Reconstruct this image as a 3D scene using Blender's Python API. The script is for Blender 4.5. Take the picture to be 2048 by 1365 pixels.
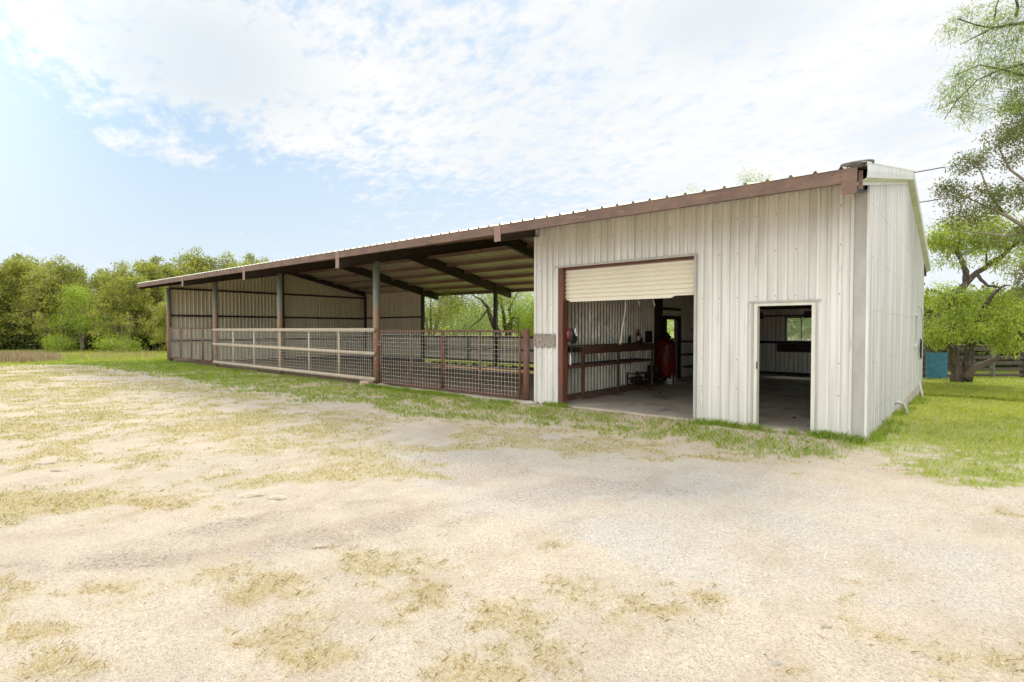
import bpy, math, random
import numpy as np
from mathutils import Vector

for o in list(bpy.data.objects): bpy.data.objects.remove(o)
S = bpy.context.scene
COL = S.collection
rng = np.random.default_rng(7)
random.seed(7)
R = math.radians

# ------------------------------------------------------------------ camera
F, YAW, PITCH = 1070.17, -.709, -.0218
CAM = np.array([1.1119, -9.5981, 1.6478])
cd = bpy.data.cameras.new('camera'); cam = bpy.data.objects.new('camera', cd); COL.objects.link(cam)
cd.sensor_width = 36; cd.lens = F / 2048 * 36; cd.clip_start = .05; cd.clip_end = 3000
cam.location = CAM; cam.rotation_euler = (math.pi / 2 + PITCH, 0, -YAW)
S.camera = cam
_fw = np.array([math.sin(YAW) * math.cos(PITCH), math.cos(YAW) * math.cos(PITCH), math.sin(PITCH)])
_r = np.array([math.cos(YAW), -math.sin(YAW), 0.]); _u = np.cross(_r, _fw)
def ray(x, y): return _fw + _r * (x - 1024) / F - _u * (y - 682.5) / F
def at(x, y, depth): return CAM + ray(x, y) * depth              # a survey point at a distance in metres
def gnd(x, y, z=-.03):
    d = ray(x, y); return (CAM + d * (z - CAM[2]) / d[2])[:2]

# ------------------------------------------------------------------ view, sun, sky
S.view_settings.view_transform = 'Standard'; S.view_settings.look = 'None'
S.view_settings.exposure = 1.06; S.view_settings.gamma = 1
SUN_EL, SUN_AZ = R(46), R(6)          # azimuth from +Y towards +X
sl = bpy.data.lights.new('sun', 'SUN'); sl.energy = 1.5; sl.angle = R(15); sl.color = (1, .92, .80)
so = bpy.data.objects.new('sun', sl); COL.objects.link(so)
sd = Vector((math.sin(SUN_AZ) * math.cos(SUN_EL), math.cos(SUN_AZ) * math.cos(SUN_EL), math.sin(SUN_EL)))
so.rotation_euler = sd.to_track_quat('Z', 'Y').to_euler(); so.location = (0, 0, 30)

class NT:
    def __init__(s, tree): s.t = tree; s.n = tree.nodes; s.l = tree.links
    def new(s, kind, **kw):
        nd = s.n.new(kind)
        for k, v in kw.items():
            if k.startswith('i_'): nd.inputs[k[2:].replace('_', ' ')].default_value = v
            else: setattr(nd, k, v)
        return nd
    def put(s, sock, v):
        if hasattr(v, 'is_output') or isinstance(v, bpy.types.NodeSocket): s.l.new(v, sock)
        else: sock.default_value = v
    def math(s, op, a, b=0., c=0.):
        nd = s.n.new('ShaderNodeMath'); nd.operation = op
        s.put(nd.inputs[0], a); s.put(nd.inputs[1], b); s.put(nd.inputs[2], c); return nd.outputs[0]
    def mix(s, f, a, b, mode='MIX'):
        nd = s.n.new('ShaderNodeMix'); nd.data_type = 'RGBA'; nd.blend_type = mode
        s.put(nd.inputs[0], f)
        for sk, v in ((nd.inputs[6], a), (nd.inputs[7], b)):
            if isinstance(v, tuple): v = tuple(v) + ((1,) if len(v) == 3 else ())
            s.put(sk, v)
        return nd.outputs[2]
    def ramp(s, v, lo, hi, a=0., b=1., smooth=True):
        nd = s.n.new('ShaderNodeMapRange'); nd.interpolation_type = 'SMOOTHSTEP' if smooth else 'LINEAR'
        s.put(nd.inputs[0], v); nd.inputs[1].default_value = lo; nd.inputs[2].default_value = hi
        nd.inputs[3].default_value = a; nd.inputs[4].default_value = b; return nd.outputs[0]
    def noise(s, vec, scale, detail=4, rough=.55, dist=0.):
        nd = s.n.new('ShaderNodeTexNoise'); s.l.new(vec, nd.inputs['Vector'])
        nd.inputs['Scale'].default_value = scale; nd.inputs['Detail'].default_value = detail
        nd.inputs['Roughness'].default_value = rough; nd.inputs['Distortion'].default_value = dist
        return nd.outputs[0]
    def mapping(s, vec, scale=(1, 1, 1), loc=(0, 0, 0), rot=(0, 0, 0)):
        nd = s.n.new('ShaderNodeMapping'); s.l.new(vec, nd.inputs[0])
        nd.inputs['Scale'].default_value = scale; nd.inputs['Location'].default_value = loc
        nd.inputs['Rotation'].default_value = rot; return nd.outputs[0]

W = bpy.data.worlds.new('World'); S.world = W; W.use_nodes = True
t = NT(W.node_tree); t.n.clear()
sky = t.new('ShaderNodeTexSky', sky_type='NISHITA', sun_disc=False, sun_elevation=SUN_EL, sun_rotation=SUN_AZ,
            air_density=1.0, dust_density=1.5, ozone_density=1.2)
tc = t.new('ShaderNodeTexCoord'); D = tc.outputs['Generated']
sx = t.new('ShaderNodeSeparateXYZ'); t.l.new(D, sx.inputs[0])
zz = t.math('MAXIMUM', sx.outputs[2], 0.0)
den = t.math('ADD', zz, .16)
cx = t.new('ShaderNodeCombineXYZ')
t.l.new(t.math('DIVIDE', sx.outputs[0], den), cx.inputs[0]); t.l.new(t.math('DIVIDE', sx.outputs[1], den), cx.inputs[1])
P = cx.outputs[0]
def spot(px, py, r0, r1, sxy=1.0):
    d = ray(px, py); d = d / np.linalg.norm(d)
    nd = t.new('ShaderNodeVectorMath', operation='SUBTRACT'); t.l.new(D, nd.inputs[0]); nd.inputs[1].default_value = tuple(d)
    ml = t.new('ShaderNodeVectorMath', operation='MULTIPLY'); t.l.new(nd.outputs[0], ml.inputs[0]); ml.inputs[1].default_value = (1, 1, sxy)
    ln = t.new('ShaderNodeVectorMath', operation='LENGTH'); t.l.new(ml.outputs[0], ln.inputs[0])
    return t.ramp(ln.outputs['Value'], r0, r1, 1, 0)
nz1 = t.noise(P, 1.1, 7, .55, .3)
nz2 = t.noise(t.mapping(P, (3.6, 5.6, 1), (3, 1, 0), (0, 0, .6)), 2.3, 8, .62, .35)
nz3 = t.noise(t.mapping(P, (1, 1, 1), (7, 2, 0)), .8, 3, .5)
m = t.math('ADD', t.math('MULTIPLY', nz1, .42), t.math('MULTIPLY', nz2, .72))
for (px, py, r0, r1, sq, w) in ((950, 40, .12, .65, 1.5, .10), (1850, 180, .1, .9, 1.2, .16), (1500, 120, .1, .5, 1.5, .09), (300, 90, .05, .36, 2.2, .20), (500, 150, .03, .22, 2.4, .14),
                              (310, 300, .02, .13, 3.8, .24), (400, 330, .02, .08, 3.8, .14), (600, 270, .02, .13, 3.2, .15), (850, 220, .05, .32, 2.2, .10), (1350, 400, .05, .5, 5.0, .06), (1000, 300, .02, .22, 3., .06)):
    m = t.math('ADD', m, t.math('MULTIPLY', spot(px, py, r0, r1, sq), w))
for (px, py, r0, r1, sq, w) in ((60, 330, .05, .40, 2.2, .16), (420, 240, .01, .12, 2.5, .08), (550, 200, .005, .07, 1.5, .12), (500, 420, .05, .55, 4.5, .16), (1150, 400, .05, .4, 6.0, .08), (0, 140, .01, .12, 2, .12)):
    m = t.math('SUBTRACT', m, t.math('MULTIPLY', spot(px, py, r0, r1, sq), w))
cm = t.ramp(t.math('ADD', m, t.math('MULTIPLY', t.math('SUBTRACT', t.noise(t.mapping(P, (9, 14, 1), (1, 4, 0), (0, 0, .6)), 2.0, 5, .6), .5), .5)), .50, .86)
shade = t.math('MULTIPLY', t.ramp(t.math('ADD', nz3, t.math('MULTIPLY', nz1, .5)), .62, .92), .35)
for (px, py, r0, r1, sq, w) in ((360, 115, .05, .30, 2.2, .85), (480, 160, .02, .14, 2., .4), (340, 325, .01, .10, 4.0, .5), (1440, 40, .02, .26, 2.6, .8), (1330, 80, .02, .2, 2.6, .4), (1790, 265, .02, .12, 2.6, .45), (1830, 150, .02, .12, 2.6, .25), (40, 60, .02, .2, 2., .4)):
    shade = t.math('MAXIMUM', shade, t.math('MULTIPLY', t.math('MULTIPLY', spot(px, py, r0, r1, sq), w), t.ramp(nz1, .3, .6, .7, 1.)))
cloudc = t.mix(shade, (.485, .485, .485), (.36, .40, .43))
glow = spot(1650, 80, .05, 1.1)
skyc = t.mix(1.0, sky.outputs[0], (.08, .08, .08), 'MULTIPLY')
# thin high veil over the clear blue: paler towards the horizon
skyv = t.mix(t.ramp(zz, 0.0, .5, .92, .85), skyc, t.mix(t.ramp(zz, .02, .42), (.385, .435, .475), (.26, .365, .475)))
skyv = t.mix(t.math('MULTIPLY', glow, .35), skyv, (.47, .475, .485))
allc = t.mix(t.math('MULTIPLY', cm, t.ramp(zz, .02, .14)), skyv, cloudc)
# light boost added to unseen sky: overhead, round the veiled sun, behind the viewer
sh = t.new('ShaderNodeVectorMath', operation='DISTANCE'); t.l.new(D, sh.inputs[0]); sh.inputs[1].default_value = tuple(sd)
aure = t.ramp(sh.outputs['Value'], .10, .75, 1, 0)
back = t.math('MULTIPLY', t.ramp(sx.outputs[1], .35, -.5), t.ramp(zz, .0, .35))
gain = t.math('ADD', t.math('ADD', 1.0, t.math('MULTIPLY', t.ramp(zz, .53, .80), .5)), t.math('MULTIPLY', back, 1.3))
gain = t.math('ADD', gain, t.math('MULTIPLY', t.math('MULTIPLY', aure, t.ramp(zz, .5, .62)), 1.2))
gv_ = t.new('ShaderNodeVectorMath', operation='SCALE'); t.l.new(t.mix(t.math('MULTIPLY', back, .7), allc, (.52, .49, .435)), gv_.inputs[0]); t.l.new(gain, gv_.inputs['Scale']); allc = gv_.outputs[0]
bg = t.new('ShaderNodeBackground'); t.l.new(allc, bg.inputs[0]); bg.inputs[1].default_value = 1.0
ow = t.new('ShaderNodeOutputWorld'); t.l.new(bg.outputs[0], ow.inputs[0])

# ------------------------------------------------------------------ materials
M = {}
def begin(name):
    m_ = bpy.data.materials.new(name); m_.use_nodes = True; q = NT(m_.node_tree); q.n.clear()
    b = q.new('ShaderNodeBsdfPrincipled'); o = q.new('ShaderNodeOutputMaterial'); q.l.new(b.outputs[0], o.inputs[0])
    M[name] = m_
    return q, b, o
def pmat(name, c1, c2, scale=2., stretch=(1, 1, 1), rough=.6, metal=0., bump=0., bscale=30., c3=None, s3=6., t3=.6, w3=.08, stretch3=(1,1,1), spec=None, lo=.35, hi=.65):
    q, b, o = begin(name)
    tc = q.new('ShaderNodeTexCoord'); v = tc.outputs['Object']
    n1 = q.noise(q.mapping(v, stretch), scale, 6, .6)
    c = q.mix(q.ramp(n1, lo, hi), c1, c2)
    if c3:
        n3 = q.noise(q.mapping(v, stretch3, (5, 3, 1)), s3, 7, .65)
        c = q.mix(q.ramp(n3, t3, t3 + w3), c, c3)
    q.l.new(c, b.inputs['Base Color']); b.inputs['Metallic'].default_value = metal
    nr = q.noise(v, scale * 2.3, 4)
    q.l.new(q.ramp(nr, .3, .7, rough - .08, rough + .1), b.inputs['Roughness'])
    if spec is not None: b.inputs['Specular IOR Level'].default_value = spec
    if bump:
        bn = q.new('ShaderNodeBump'); bn.inputs['Strength'].default_value = bump; bn.inputs['Distance'].default_value = .01
        q.l.new(q.noise(q.mapping(v, stretch) if bump >= 1 else v, bscale, 5, .65), bn.inputs['Height']); bn.inputs['Distance'].default_value = .05 if bump >= 1 else .01; q.l.new(bn.outputs[0], b.inputs['Normal'])
    return M[name]
pmat('siding', (.78, .76, .72), (.63, .61, .565), 9, (1, 1, .04), .42, .15, .15, 4, (.40, .36, .31), 6, .60, .14, (1, 1, .14))
pmat('side_siding', (.72, .69, .68), (.52, .50, .475), 14, (1, 1, .02), .42, .2, .15, 4, (.40, .44, .36), 9, .70, .1, (1, 1, .2))
pmat('liner', (.66, .62, .53), (.54, .51, .43), 3, (1, 1, .12), .38, .55, .15, 4, (.24, .20, .15), 7, .66, .12, (1, 1, .3))
pmat('shed_siding', (.80, .73, .56), (.70, .64, .49), 3, (1, 1, .1), .40, .25, .12, 4, (.30, .27, .21), 6, .70, .1, (1, 1, .3))
pmat('roof_sheet', (.82, .79, .62), (.72, .69, .54), 1.5, (3, .3, 1), .36, .4, .1, 4, (.33, .31, .25), 4, .68, .1)
pmat('trim_white', (.76, .74, .73), (.66, .64, .62), 3, (1, 1, .3), .45, .1, .1, 6)
pmat('trim_grey', (.47, .45, .41), (.40, .38, .35), 4, (1, 1, .4), .5, .2, .2, 8, (.30, .28, .25), 12, .66, .1)
pmat('rust_primer', (.175, .108, .080), (.125, .080, .062), 3, (.6, 1, 1), .72, 0, .3, 40, (.25, .135, .075), 5, .54, .14, (.5, .5, 3))
pmat('dark_steel', (.060, .042, .034), (.040, .030, .026), 4, (1, 1, 1), .6, 0, .1, 30, (.10, .055, .035), 8, .68, .1)
pmat('end_plate', (.25, .165, .135), (.24, .145, .12), 9, (1, 1, .4), .7, 0, .2, 40)
pmat('purlin_paint', (.30, .19, .14), (.22, .14, .10), 3, (.3, 1, 1), .68, 0, .1, 30, (.30, .20, .14), 10, .64, .1)
pmat('door_jamb', (.16, .055, .032), (.12, .045, .03), 5, (1, 1, .3), .55, 0, .1, 30, (.22, .11, .06), 9, .68, .1)
pmat('gate_rust', (.175, .085, .058), (.13, .066, .05), 9, (1, 1, 1), .78, 0, .3, 60, (.29, .15, .08), 12, .6, .1)
pmat('pipe_tan', (.54, .44, .33), (.46, .39, .30), 6, (1, 1, 1), .6, 0, .2, 60, (.42, .20, .09), 5, .62, .12, (.6, 1, 1))
pmat('wire', (.80, .76, .66), (.66, .62, .54), 8, (1, 1, 1), .5, .1)
pmat('shutter', (.80, .74, .60), (.74, .68, .55), 1.5, (.5, 1, .5), .5, 0, .08, 10, (.55, .47, .35), 9, .72, .08)
pmat('door_white', (.74, .72, .64), (.66, .64, .57), 6, (1, 1, .3), .5, 0, .05, 20, (.45, .38, .3), 14, .70, .06)
pmat('board_brown', (.10, .07, .05), (.07, .05, .038), 6, (4, 1, 1), .8, 0, .2, 40)
pmat('bench_wood', (.17, .075, .055), (.12, .055, .042), 6, (1, 4, 1), .65, 0, .2, 40, (.25, .15, .10), 10, .66, .08)
pmat('shelf_top', (.24, .17, .125), (.17, .115, .085), 3, (1, 2, 1), .8, 0, .2, 40)
pmat('tank_red', (.26, .022, .014), (.22, .02, .014), 2, (1, 1, 1), .32, 0, 0, 10, (.10, .02, .015), 9, .72, .06)
pmat('tire_rubber', (.07, .062, .055), (.12, .10, .085), 8, (1, 1, 1), .8, 0, .2, 60)
pmat('black_rubber', (.018, .018, .02), (.03, .03, .032), 8, (1, 1, 1), .7, 0, .2, 60)
pmat('chrome', (.55, .55, .55), (.5, .5, .5), 8, (1, 1, 1), .3, .8)
pmat('brass', (.5, .36, .12), (.4, .28, .1), 8, (1, 1, 1), .35, .8)
pmat('white_plastic', (.72, .70, .66), (.6, .58, .54), 8, (1, 1, 1), .45)
pmat('pvc_grey', (.50, .49, .45), (.42, .41, .37), 8, (1, 1, 1), .5, 0, .1, 40)
pmat('rope', (.42, .34, .25), (.33, .27, .2), 30, (1, 1, 1), .9, 0, .4, 90)
pmat('slab', (.40, .35, .29), (.29, .255, .215), 1.3, (1, 1, 1), .55, 0, .1, 20, (.11, .095, .085), 1.6, .53, .16, spec=.45)
pmat('foundation', (.55, .46, .37), (.43, .36, .29), 4, (1, 1, 1), .9, 0, .4, 30, (.33, .27, .21), 6, .6, .1)
pmat('concrete', (.48, .43, .36), (.38, .34, .285), 5, (1, 1, 1), .9, 0, .5, 40)
pmat('limestone', (.50, .41, .30), (.38, .31, .23), 8, (1, 1, 1), .9, 0, .8, 30)
pmat('block_tan', (.52, .38, .27), (.42, .31, .22), 9, (1, 1, 1), .9, 0, .6, 60)
pmat('fence_wood', (.155, .12, .09), (.10, .08, .06), 5, (1, 1, 6), .85, 0, .4, 40, (.27, .24, .19), 6, .6, .12)
pmat('dark_post', (.035, .026, .022), (.055, .04, .03), 5, (1, 1, .3), .8, 0, .3, 40)
pmat('grey_post', (.26, .25, .19), (.19, .185, .14), 9, (1, 1, .3), .85, 0, .3, 40)
pmat('blue_paint', (.075, .27, .42), (.05, .20, .33), 3, (1, 1, 5), .6, 0, .2, 30, (.10, .20, .26), 9, .66, .06)
pmat('bark_dark', (.115, .088, .066), (.055, .042, .033), 9, (1, 1, .2), .9, 0, 1.0, 22, (.30, .28, .23), 18, .60, .06)
pmat('bark_grey', (.23, .185, .145), (.14, .11, .088), 9, (1, 1, .3), .9, 0, .6, 40)
pmat('bark_light', (.34, .28, .22), (.24, .195, .15), 9, (1, 1, .3), .9, 0, .6, 40)
pmat('deadwood', (.24, .175, .12), (.11, .08, .06), 14, (3, 3, 1), .9, 0, 1.0, 60)

def pipe_paint():
    q, b, o = begin('pipe_green_rust')
    v = q.new('ShaderNodeTexCoord').outputs['Object']
    sp = q.new('ShaderNodeSeparateXYZ'); q.l.new(v, sp.inputs[0])
    n = q.noise(q.mapping(v, (1, 1, .35)), 5, 7, .7)
    # rust has eaten the paint between knee and head height
    g = q.ramp(sp.outputs[2], 1.9, 3.3, .21, -.10)
    lowg = q.ramp(sp.outputs[2], .2, .9, -.10, 0.)
    f = q.ramp(q.math('ADD', q.math('ADD', n, g), lowg), .52, .68)
    c = q.mix(f, (.20, .215, .175), (.29, .16, .10))
    n2 = q.noise(v, 16, 5, .6)
    c = q.mix(q.ramp(n2, .58, .66), c, (.36, .34, .28))
    q.l.new(c, b.inputs['Base Color']); b.inputs['Roughness'].default_value = .65
pipe_paint()

def mottled():
    q, b, o = begin('mottled_panel')
    v = q.new('ShaderNodeTexCoord').outputs['Object']
    n = q.noise(v, 9, 5, .7, 2.5)
    c = q.mix(q.ramp(n, .40, .46), (.02, .02, .025), (.34, .29, .25))
    c = q.mix(q.ramp(n, .52, .58), c, (.16, .11, .08)); c = q.mix(q.ramp(n, .61, .64), c, (.62, .58, .52))
    q.l.new(c, b.inputs['Base Color']); b.inputs['Roughness'].default_value = .7
mottled()

def glass(name, tint, a):
    q, b, o = begin(name)
    b.inputs['Base Color'].default_value = (.8, .84, .8, 1); b.inputs['Roughness'].default_value = .3
    tr = q.new('ShaderNodeBsdfTransparent'); tr.inputs[0].default_value = (*tint, 1)
    mx = q.new('ShaderNodeMixShader'); n = q.noise(q.new('ShaderNodeTexCoord').outputs['Object'], 3, 6, .6)
    q.l.new(q.ramp(n, .3, .7, a - .08, a + .1), mx.inputs[0])
    q.l.new(tr.outputs[0], mx.inputs[1]); q.l.new(b.outputs[0], mx.inputs[2]); q.l.new(mx.outputs[0], o.inputs[0])
glass('dusty_glass', (.92, .95, .92), .42)

def leafmat(name, cols, trans=.45, rough=.55, clump=.9):
    q, b, o = begin(name)
    g = q.new('ShaderNodeNewGeometry'); rpi = g.outputs['Random Per Island']
    v = q.new('ShaderNodeTexCoord').outputs['Object']
    c = q.mix(q.ramp(rpi, .0, .8, smooth=False), cols[0], cols[1])
    n = q.noise(v, clump, 3, .6)
    c = q.mix(q.ramp(n, .44, .58), c, q.mix(rpi, cols[2], cols[1]))
    if len(cols) > 3:
        c = q.mix(q.ramp(q.math('FRACT', q.math('MULTIPLY', rpi, 17.3)), .86, .88), c, cols[3])
    q.l.new(c, b.inputs['Base Color']); b.inputs['Roughness'].default_value = rough
    b.inputs['Specular IOR Level'].default_value = .25
    tl = q.new('ShaderNodeBsdfTranslucent'); q.l.new(q.mix(1., c, (1.25, 1.25, .75), 'MULTIPLY'), tl.inputs[0])
    mx = q.new('ShaderNodeMixShader'); mx.inputs[0].default_value = trans
    q.l.new(b.outputs[0], mx.inputs[1]); q.l.new(tl.outputs[0], mx.inputs[2]); q.l.new(mx.outputs[0], o.inputs[0])
leafmat('leaf_juniper', ((.28, .32, .055), (.46, .48, .09), (.11, .14, .045), (.34, .27, .19)), .4, clump=1.3)
leafmat('leaf_juniper_dark', ((.10, .15, .04), (.17, .22, .05), (.07, .10, .03), (.16, .12, .08)), .35)
leafmat('leaf_mesquite', ((.26, .34, .05), (.45, .50, .085), (.12, .19, .04)), .42, clump=1.6)
leafmat('leaf_feather', ((.15, .22, .055), (.30, .37, .07), (.09, .14, .08)), .45)
leafmat('leaf_olive', ((.11, .15, .05), (.20, .22, .07), (.17, .15, .08)), .4)
leafmat('leaf_pale', ((.34, .42, .20), (.52, .56, .28), (.20, .28, .12)), .45, clump=1.3)
leafmat('leaf_lush', ((.28, .38, .05), (.42, .50, .075), (.11, .20, .035)), .45, clump=1.5)
leafmat('grass_green', ((.21, .34, .035), (.32, .43, .06), (.15, .27, .035), (.42, .37, .17)), .4)
leafmat('grass_lawn', ((.34, .42, .05), (.44, .46, .09), (.24, .34, .05), (.50, .44, .24)), .4)
leafmat('grass_dry', ((.50, .38, .15), (.62, .47, .23), (.42, .34, .12), (.34, .33, .08)), .3)
leafmat('grass_field', ((.38, .36, .10), (.52, .45, .17), (.28, .31, .07), (.20, .29, .045)), .35)
leafmat('weed_brown', ((.34, .25, .17), (.42, .32, .22), (.26, .19, .13)), .3)

# ------------------------------------------------------------------ object helpers
def tag(o, label=None, cat=None, group=None, kind=None):
    if label: o['label'] = label
    if cat: o['category'] = cat
    if group: o['group'] = group
    if kind: o['kind'] = kind
    return o
def empty(name, label, cat, loc=(0, 0, 0), group=None):
    o = bpy.data.objects.new(name, None); COL.objects.link(o); o.location = loc; o.empty_display_size = .2
    return tag(o, label, cat, group)
class MB:
    def __init__(s): s.v = []; s.f = []; s.mi = []
    def add(s, vs, fs, mi=0):
        b = len(s.v); s.v += [tuple(map(float, q)) for q in vs]; s.f += [tuple(i + b for i in f) for f in fs]; s.mi += [mi] * len(fs)
        return s
    def box(s, x0, x1, y0, y1, z0, z1, mi=0):
        x0, x1 = min(x0, x1), max(x0, x1); y0, y1 = min(y0, y1), max(y0, y1); z0, z1 = min(z0, z1), max(z0, z1)
        return s.add([(x0,y0,z0),(x1,y0,z0),(x1,y1,z0),(x0,y1,z0),(x0,y0,z1),(x1,y0,z1),(x1,y1,z1),(x0,y1,z1)],
              [(0,3,2,1),(4,5,6,7),(0,1,5,4),(1,2,6,5),(2,3,7,6),(3,0,4,7)], mi)
    def bar(s, a, b, w, h, up=(0, 0, 1), mi=0):            # rectangular bar from a to b
        a, b, up = Vector(a), Vector(b), Vector(up); d = (b - a).normalized(); x = d.cross(up)
        if x.length < 1e-4: x = d.cross(Vector((1, 0, 0)))
        x.normalize(); y = x.cross(d); vs = []
        for p in (a, b):
            for i, j in ((-1, -1), (1, -1), (1, 1), (-1, 1)): vs.append(p + x * i * w / 2 + y * j * h / 2)
        return s.add(vs, [(0,1,2,3),(7,6,5,4),(0,4,5,1),(1,5,6,2),(2,6,7,3),(3,7,4,0)], mi)
    def tube(s, pts, r, n=10, mi=0, cap=True, flat=1.0):
        pts = [Vector(p) for p in pts]; k = len(pts); rs = r if hasattr(r, '__len__') else [r] * k
        vs = []; fs = []; ref = None
        for i, p in enumerate(pts):
            d = (pts[min(i + 1, k - 1)] - pts[max(i - 1, 0)]); d = d.normalized() if d.length > 1e-9 else Vector((0, 0, 1))
            if ref is None: ref = Vector((0, 0, 1)) if abs(d.z) < .9 else Vector((1, 0, 0))
            x = d.cross(ref); x = x.normalized() if x.length > 1e-6 else d.orthogonal().normalized(); y = x.cross(d); ref = y if abs(d.dot(y)) < .9 else ref
            for j in range(n):
                a = 2 * math.pi * j / n; vs.append(p + (x * math.cos(a) + y * math.sin(a) * flat) * rs[i])
        for i in range(k - 1):
            for j in range(n):
                fs.append((i * n + j, i * n + (j + 1) % n, (i + 1) * n + (j + 1) % n, (i + 1) * n + j))
        if cap: fs += [tuple(range(n))[::-1], tuple(range((k - 1) * n, k * n))]
        return s.add(vs, fs, mi)
    def lathe(s, c, prof, n=24, mi=0):
        return s.tube([(c[0], c[1], c[2] + z) for r_, z in prof], [max(r_, .001) for r_, z in prof], n, mi)
    def build(s, name, mat, parent=None, smooth=False, bevel=0.):
        me = bpy.data.meshes.new(name); me.from_pydata(s.v, [], s.f)
        for mm in (mat if isinstance(mat, (list, tuple)) else [mat]): me.materials.append(M[mm])
        if isinstance(mat, (list, tuple)): me.polygons.foreach_set('material_index', s.mi)
        if smooth: me.polygons.foreach_set('use_smooth', [True] * len(s.f))
        me.validate(); me.update()
        o = bpy.data.objects.new(name, me); COL.objects.link(o)
        if parent:
            o.parent = parent; o.matrix_parent_inverse = parent.matrix_basis.inverted() if False else o.matrix_parent_inverse
            # parts are written in world coordinates: bring them into the parent's frame
            off = Vector((0, 0, 0)); p = parent
            while p: off += p.location; p = p.parent
            if off.length: me.transform(__import__('mathutils').Matrix.Translation(-off))
        if bevel:
            bv = o.modifiers.new('bevel', 'BEVEL'); bv.width = bevel; bv.segments = 2; bv.limit_method = 'ANGLE'
        return o
def tubeo(name, pts, r, mat, parent=None, n=10): return MB().tube(pts, r, n).build(name, mat, parent, True)
def np_mesh(name, verts, faces, mat, parent=None, kind=None):
    """verts (N,3), faces (F,k) of equal size"""
    me = bpy.data.meshes.new(name); n, (fc, k) = len(verts), faces.shape
    me.vertices.add(n); me.vertices.foreach_set('co', verts.astype(np.float32).ravel())
    me.loops.add(fc * k); me.loops.foreach_set('vertex_index', faces.astype(np.int32).ravel())
    me.polygons.add(fc); me.polygons.foreach_set('loop_start', (np.arange(fc) * k).astype(np.int32))
    me.materials.append(M[mat]); me.update(calc_edges=True)
    o = bpy.data.objects.new(name, me); COL.objects.link(o)
    if parent: o.parent = parent
    return o

# ------------------------------------------------------------------ noise for terrain and grass
_T = rng.random((256, 256))
def vn(x, y):
    xi = np.floor(x).astype(int); yi = np.floor(y).astype(int); fx = x - xi; fy = y - yi
    fx = fx * fx * (3 - 2 * fx); fy = fy * fy * (3 - 2 * fy)
    a = _T[xi & 255, yi & 255]; b = _T[(xi + 1) & 255, yi & 255]; c = _T[xi & 255, (yi + 1) & 255]; d = _T[(xi + 1) & 255, (yi + 1) & 255]
    return (a * (1 - fx) + b * fx) * (1 - fy) + (c * (1 - fx) + d * fx) * fy
def fbm(x, y, o=4):
    s = 0; a = .5; w = 0
    for i in range(o): s = s + a * vn(x * 2 ** i + 17.3 * i, y * 2 ** i + 5.1 * i); w += a; a *= .55
    return s / w
def sstep(x, a, b):
    q = np.clip((x - a) / (b - a), 0, 1); return q * q * (3 - 2 * q)
def height(x, y):
    x = np.asarray(x, float); y = np.asarray(y, float)
    h = -.035 - .34 * sstep(y, .3, 12.5) - .05 * sstep(x, .5, 6) * sstep(y, -6, 2)
    near = np.exp(-(((x - 1) ** 2 + (y + 9) ** 2) / 900))
    h = h + (fbm(x * .35, y * .35, 3) - .5) * .05 * sstep(np.abs(y), 0.2, 2.5) * (1 - .3 * near)
    h = h + (fbm(x * 2.2 + 9, y * 2.2, 3) - .5) * .018
    inside = ((x > -6.5) & (x < -.06) & (y > -.02) & (y < 12.05))
    return np.where(inside, h - .12, h)
def pip(x, y, poly):
    ins = np.zeros(x.shape, bool); n = len(poly)
    for i in range(n):
        x1, y1 = poly[i]; x2, y2 = poly[(i + 1) % n]
        c = ((y1 > y) != (y2 > y))
        ins ^= c & (x < (x2 - x1) * (y - y1) / ((y2 - y1) if y2 != y1 else 1e-9) + x1)
    return ins
def P2(pts, z=-.05): return [gnd(a, b, z) for a, b in pts]
GREEN = [P2([(-400, 716), (0, 708), (338, 712), (430, 738), (563, 752), (757, 776), (1060, 809), (1115, 818), (1260, 832), (1390, 846), (1520, 862), (1725, 888),
             (1700, 925), (1500, 905), (1380, 893), (1200, 868), (1000, 845), (830, 838), (760, 812), (600, 800), (480, 780), (330, 752), (180, 732), (-400, 726)])]
LAWN = [[(-.15, 0), (-.15, 30), (-60, 30), (-60, 12.2), (-60, 60), (60, 60), (60, -4)] + [tuple(gnd(a, b)) for a, b in ((2060, 985), (1900, 958), (1760, 925), (1725, 888))]]
BACK = [(-70, 12.3), (60, 12.3), (60, 90), (-70, 90)]
PATCHY = [P2([(-500, 728), (180, 735), (480, 785), (800, 842), (1000, 850), (1300, 890), (1500, 912), (1700, 930), (1680, 960), (1400, 935), (1100, 900), (900, 905),
              (860, 960), (600, 985), (380, 1005), (180, 1020), (0, 1030), (-500, 1060)])]
def ell(px, py, rx, ry):
    c = gnd(px, py); a = gnd(px + rx, py); b = gnd(px, py + ry); c = np.array(c)
    return c, np.array(a) - c, np.array(b) - c
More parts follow.
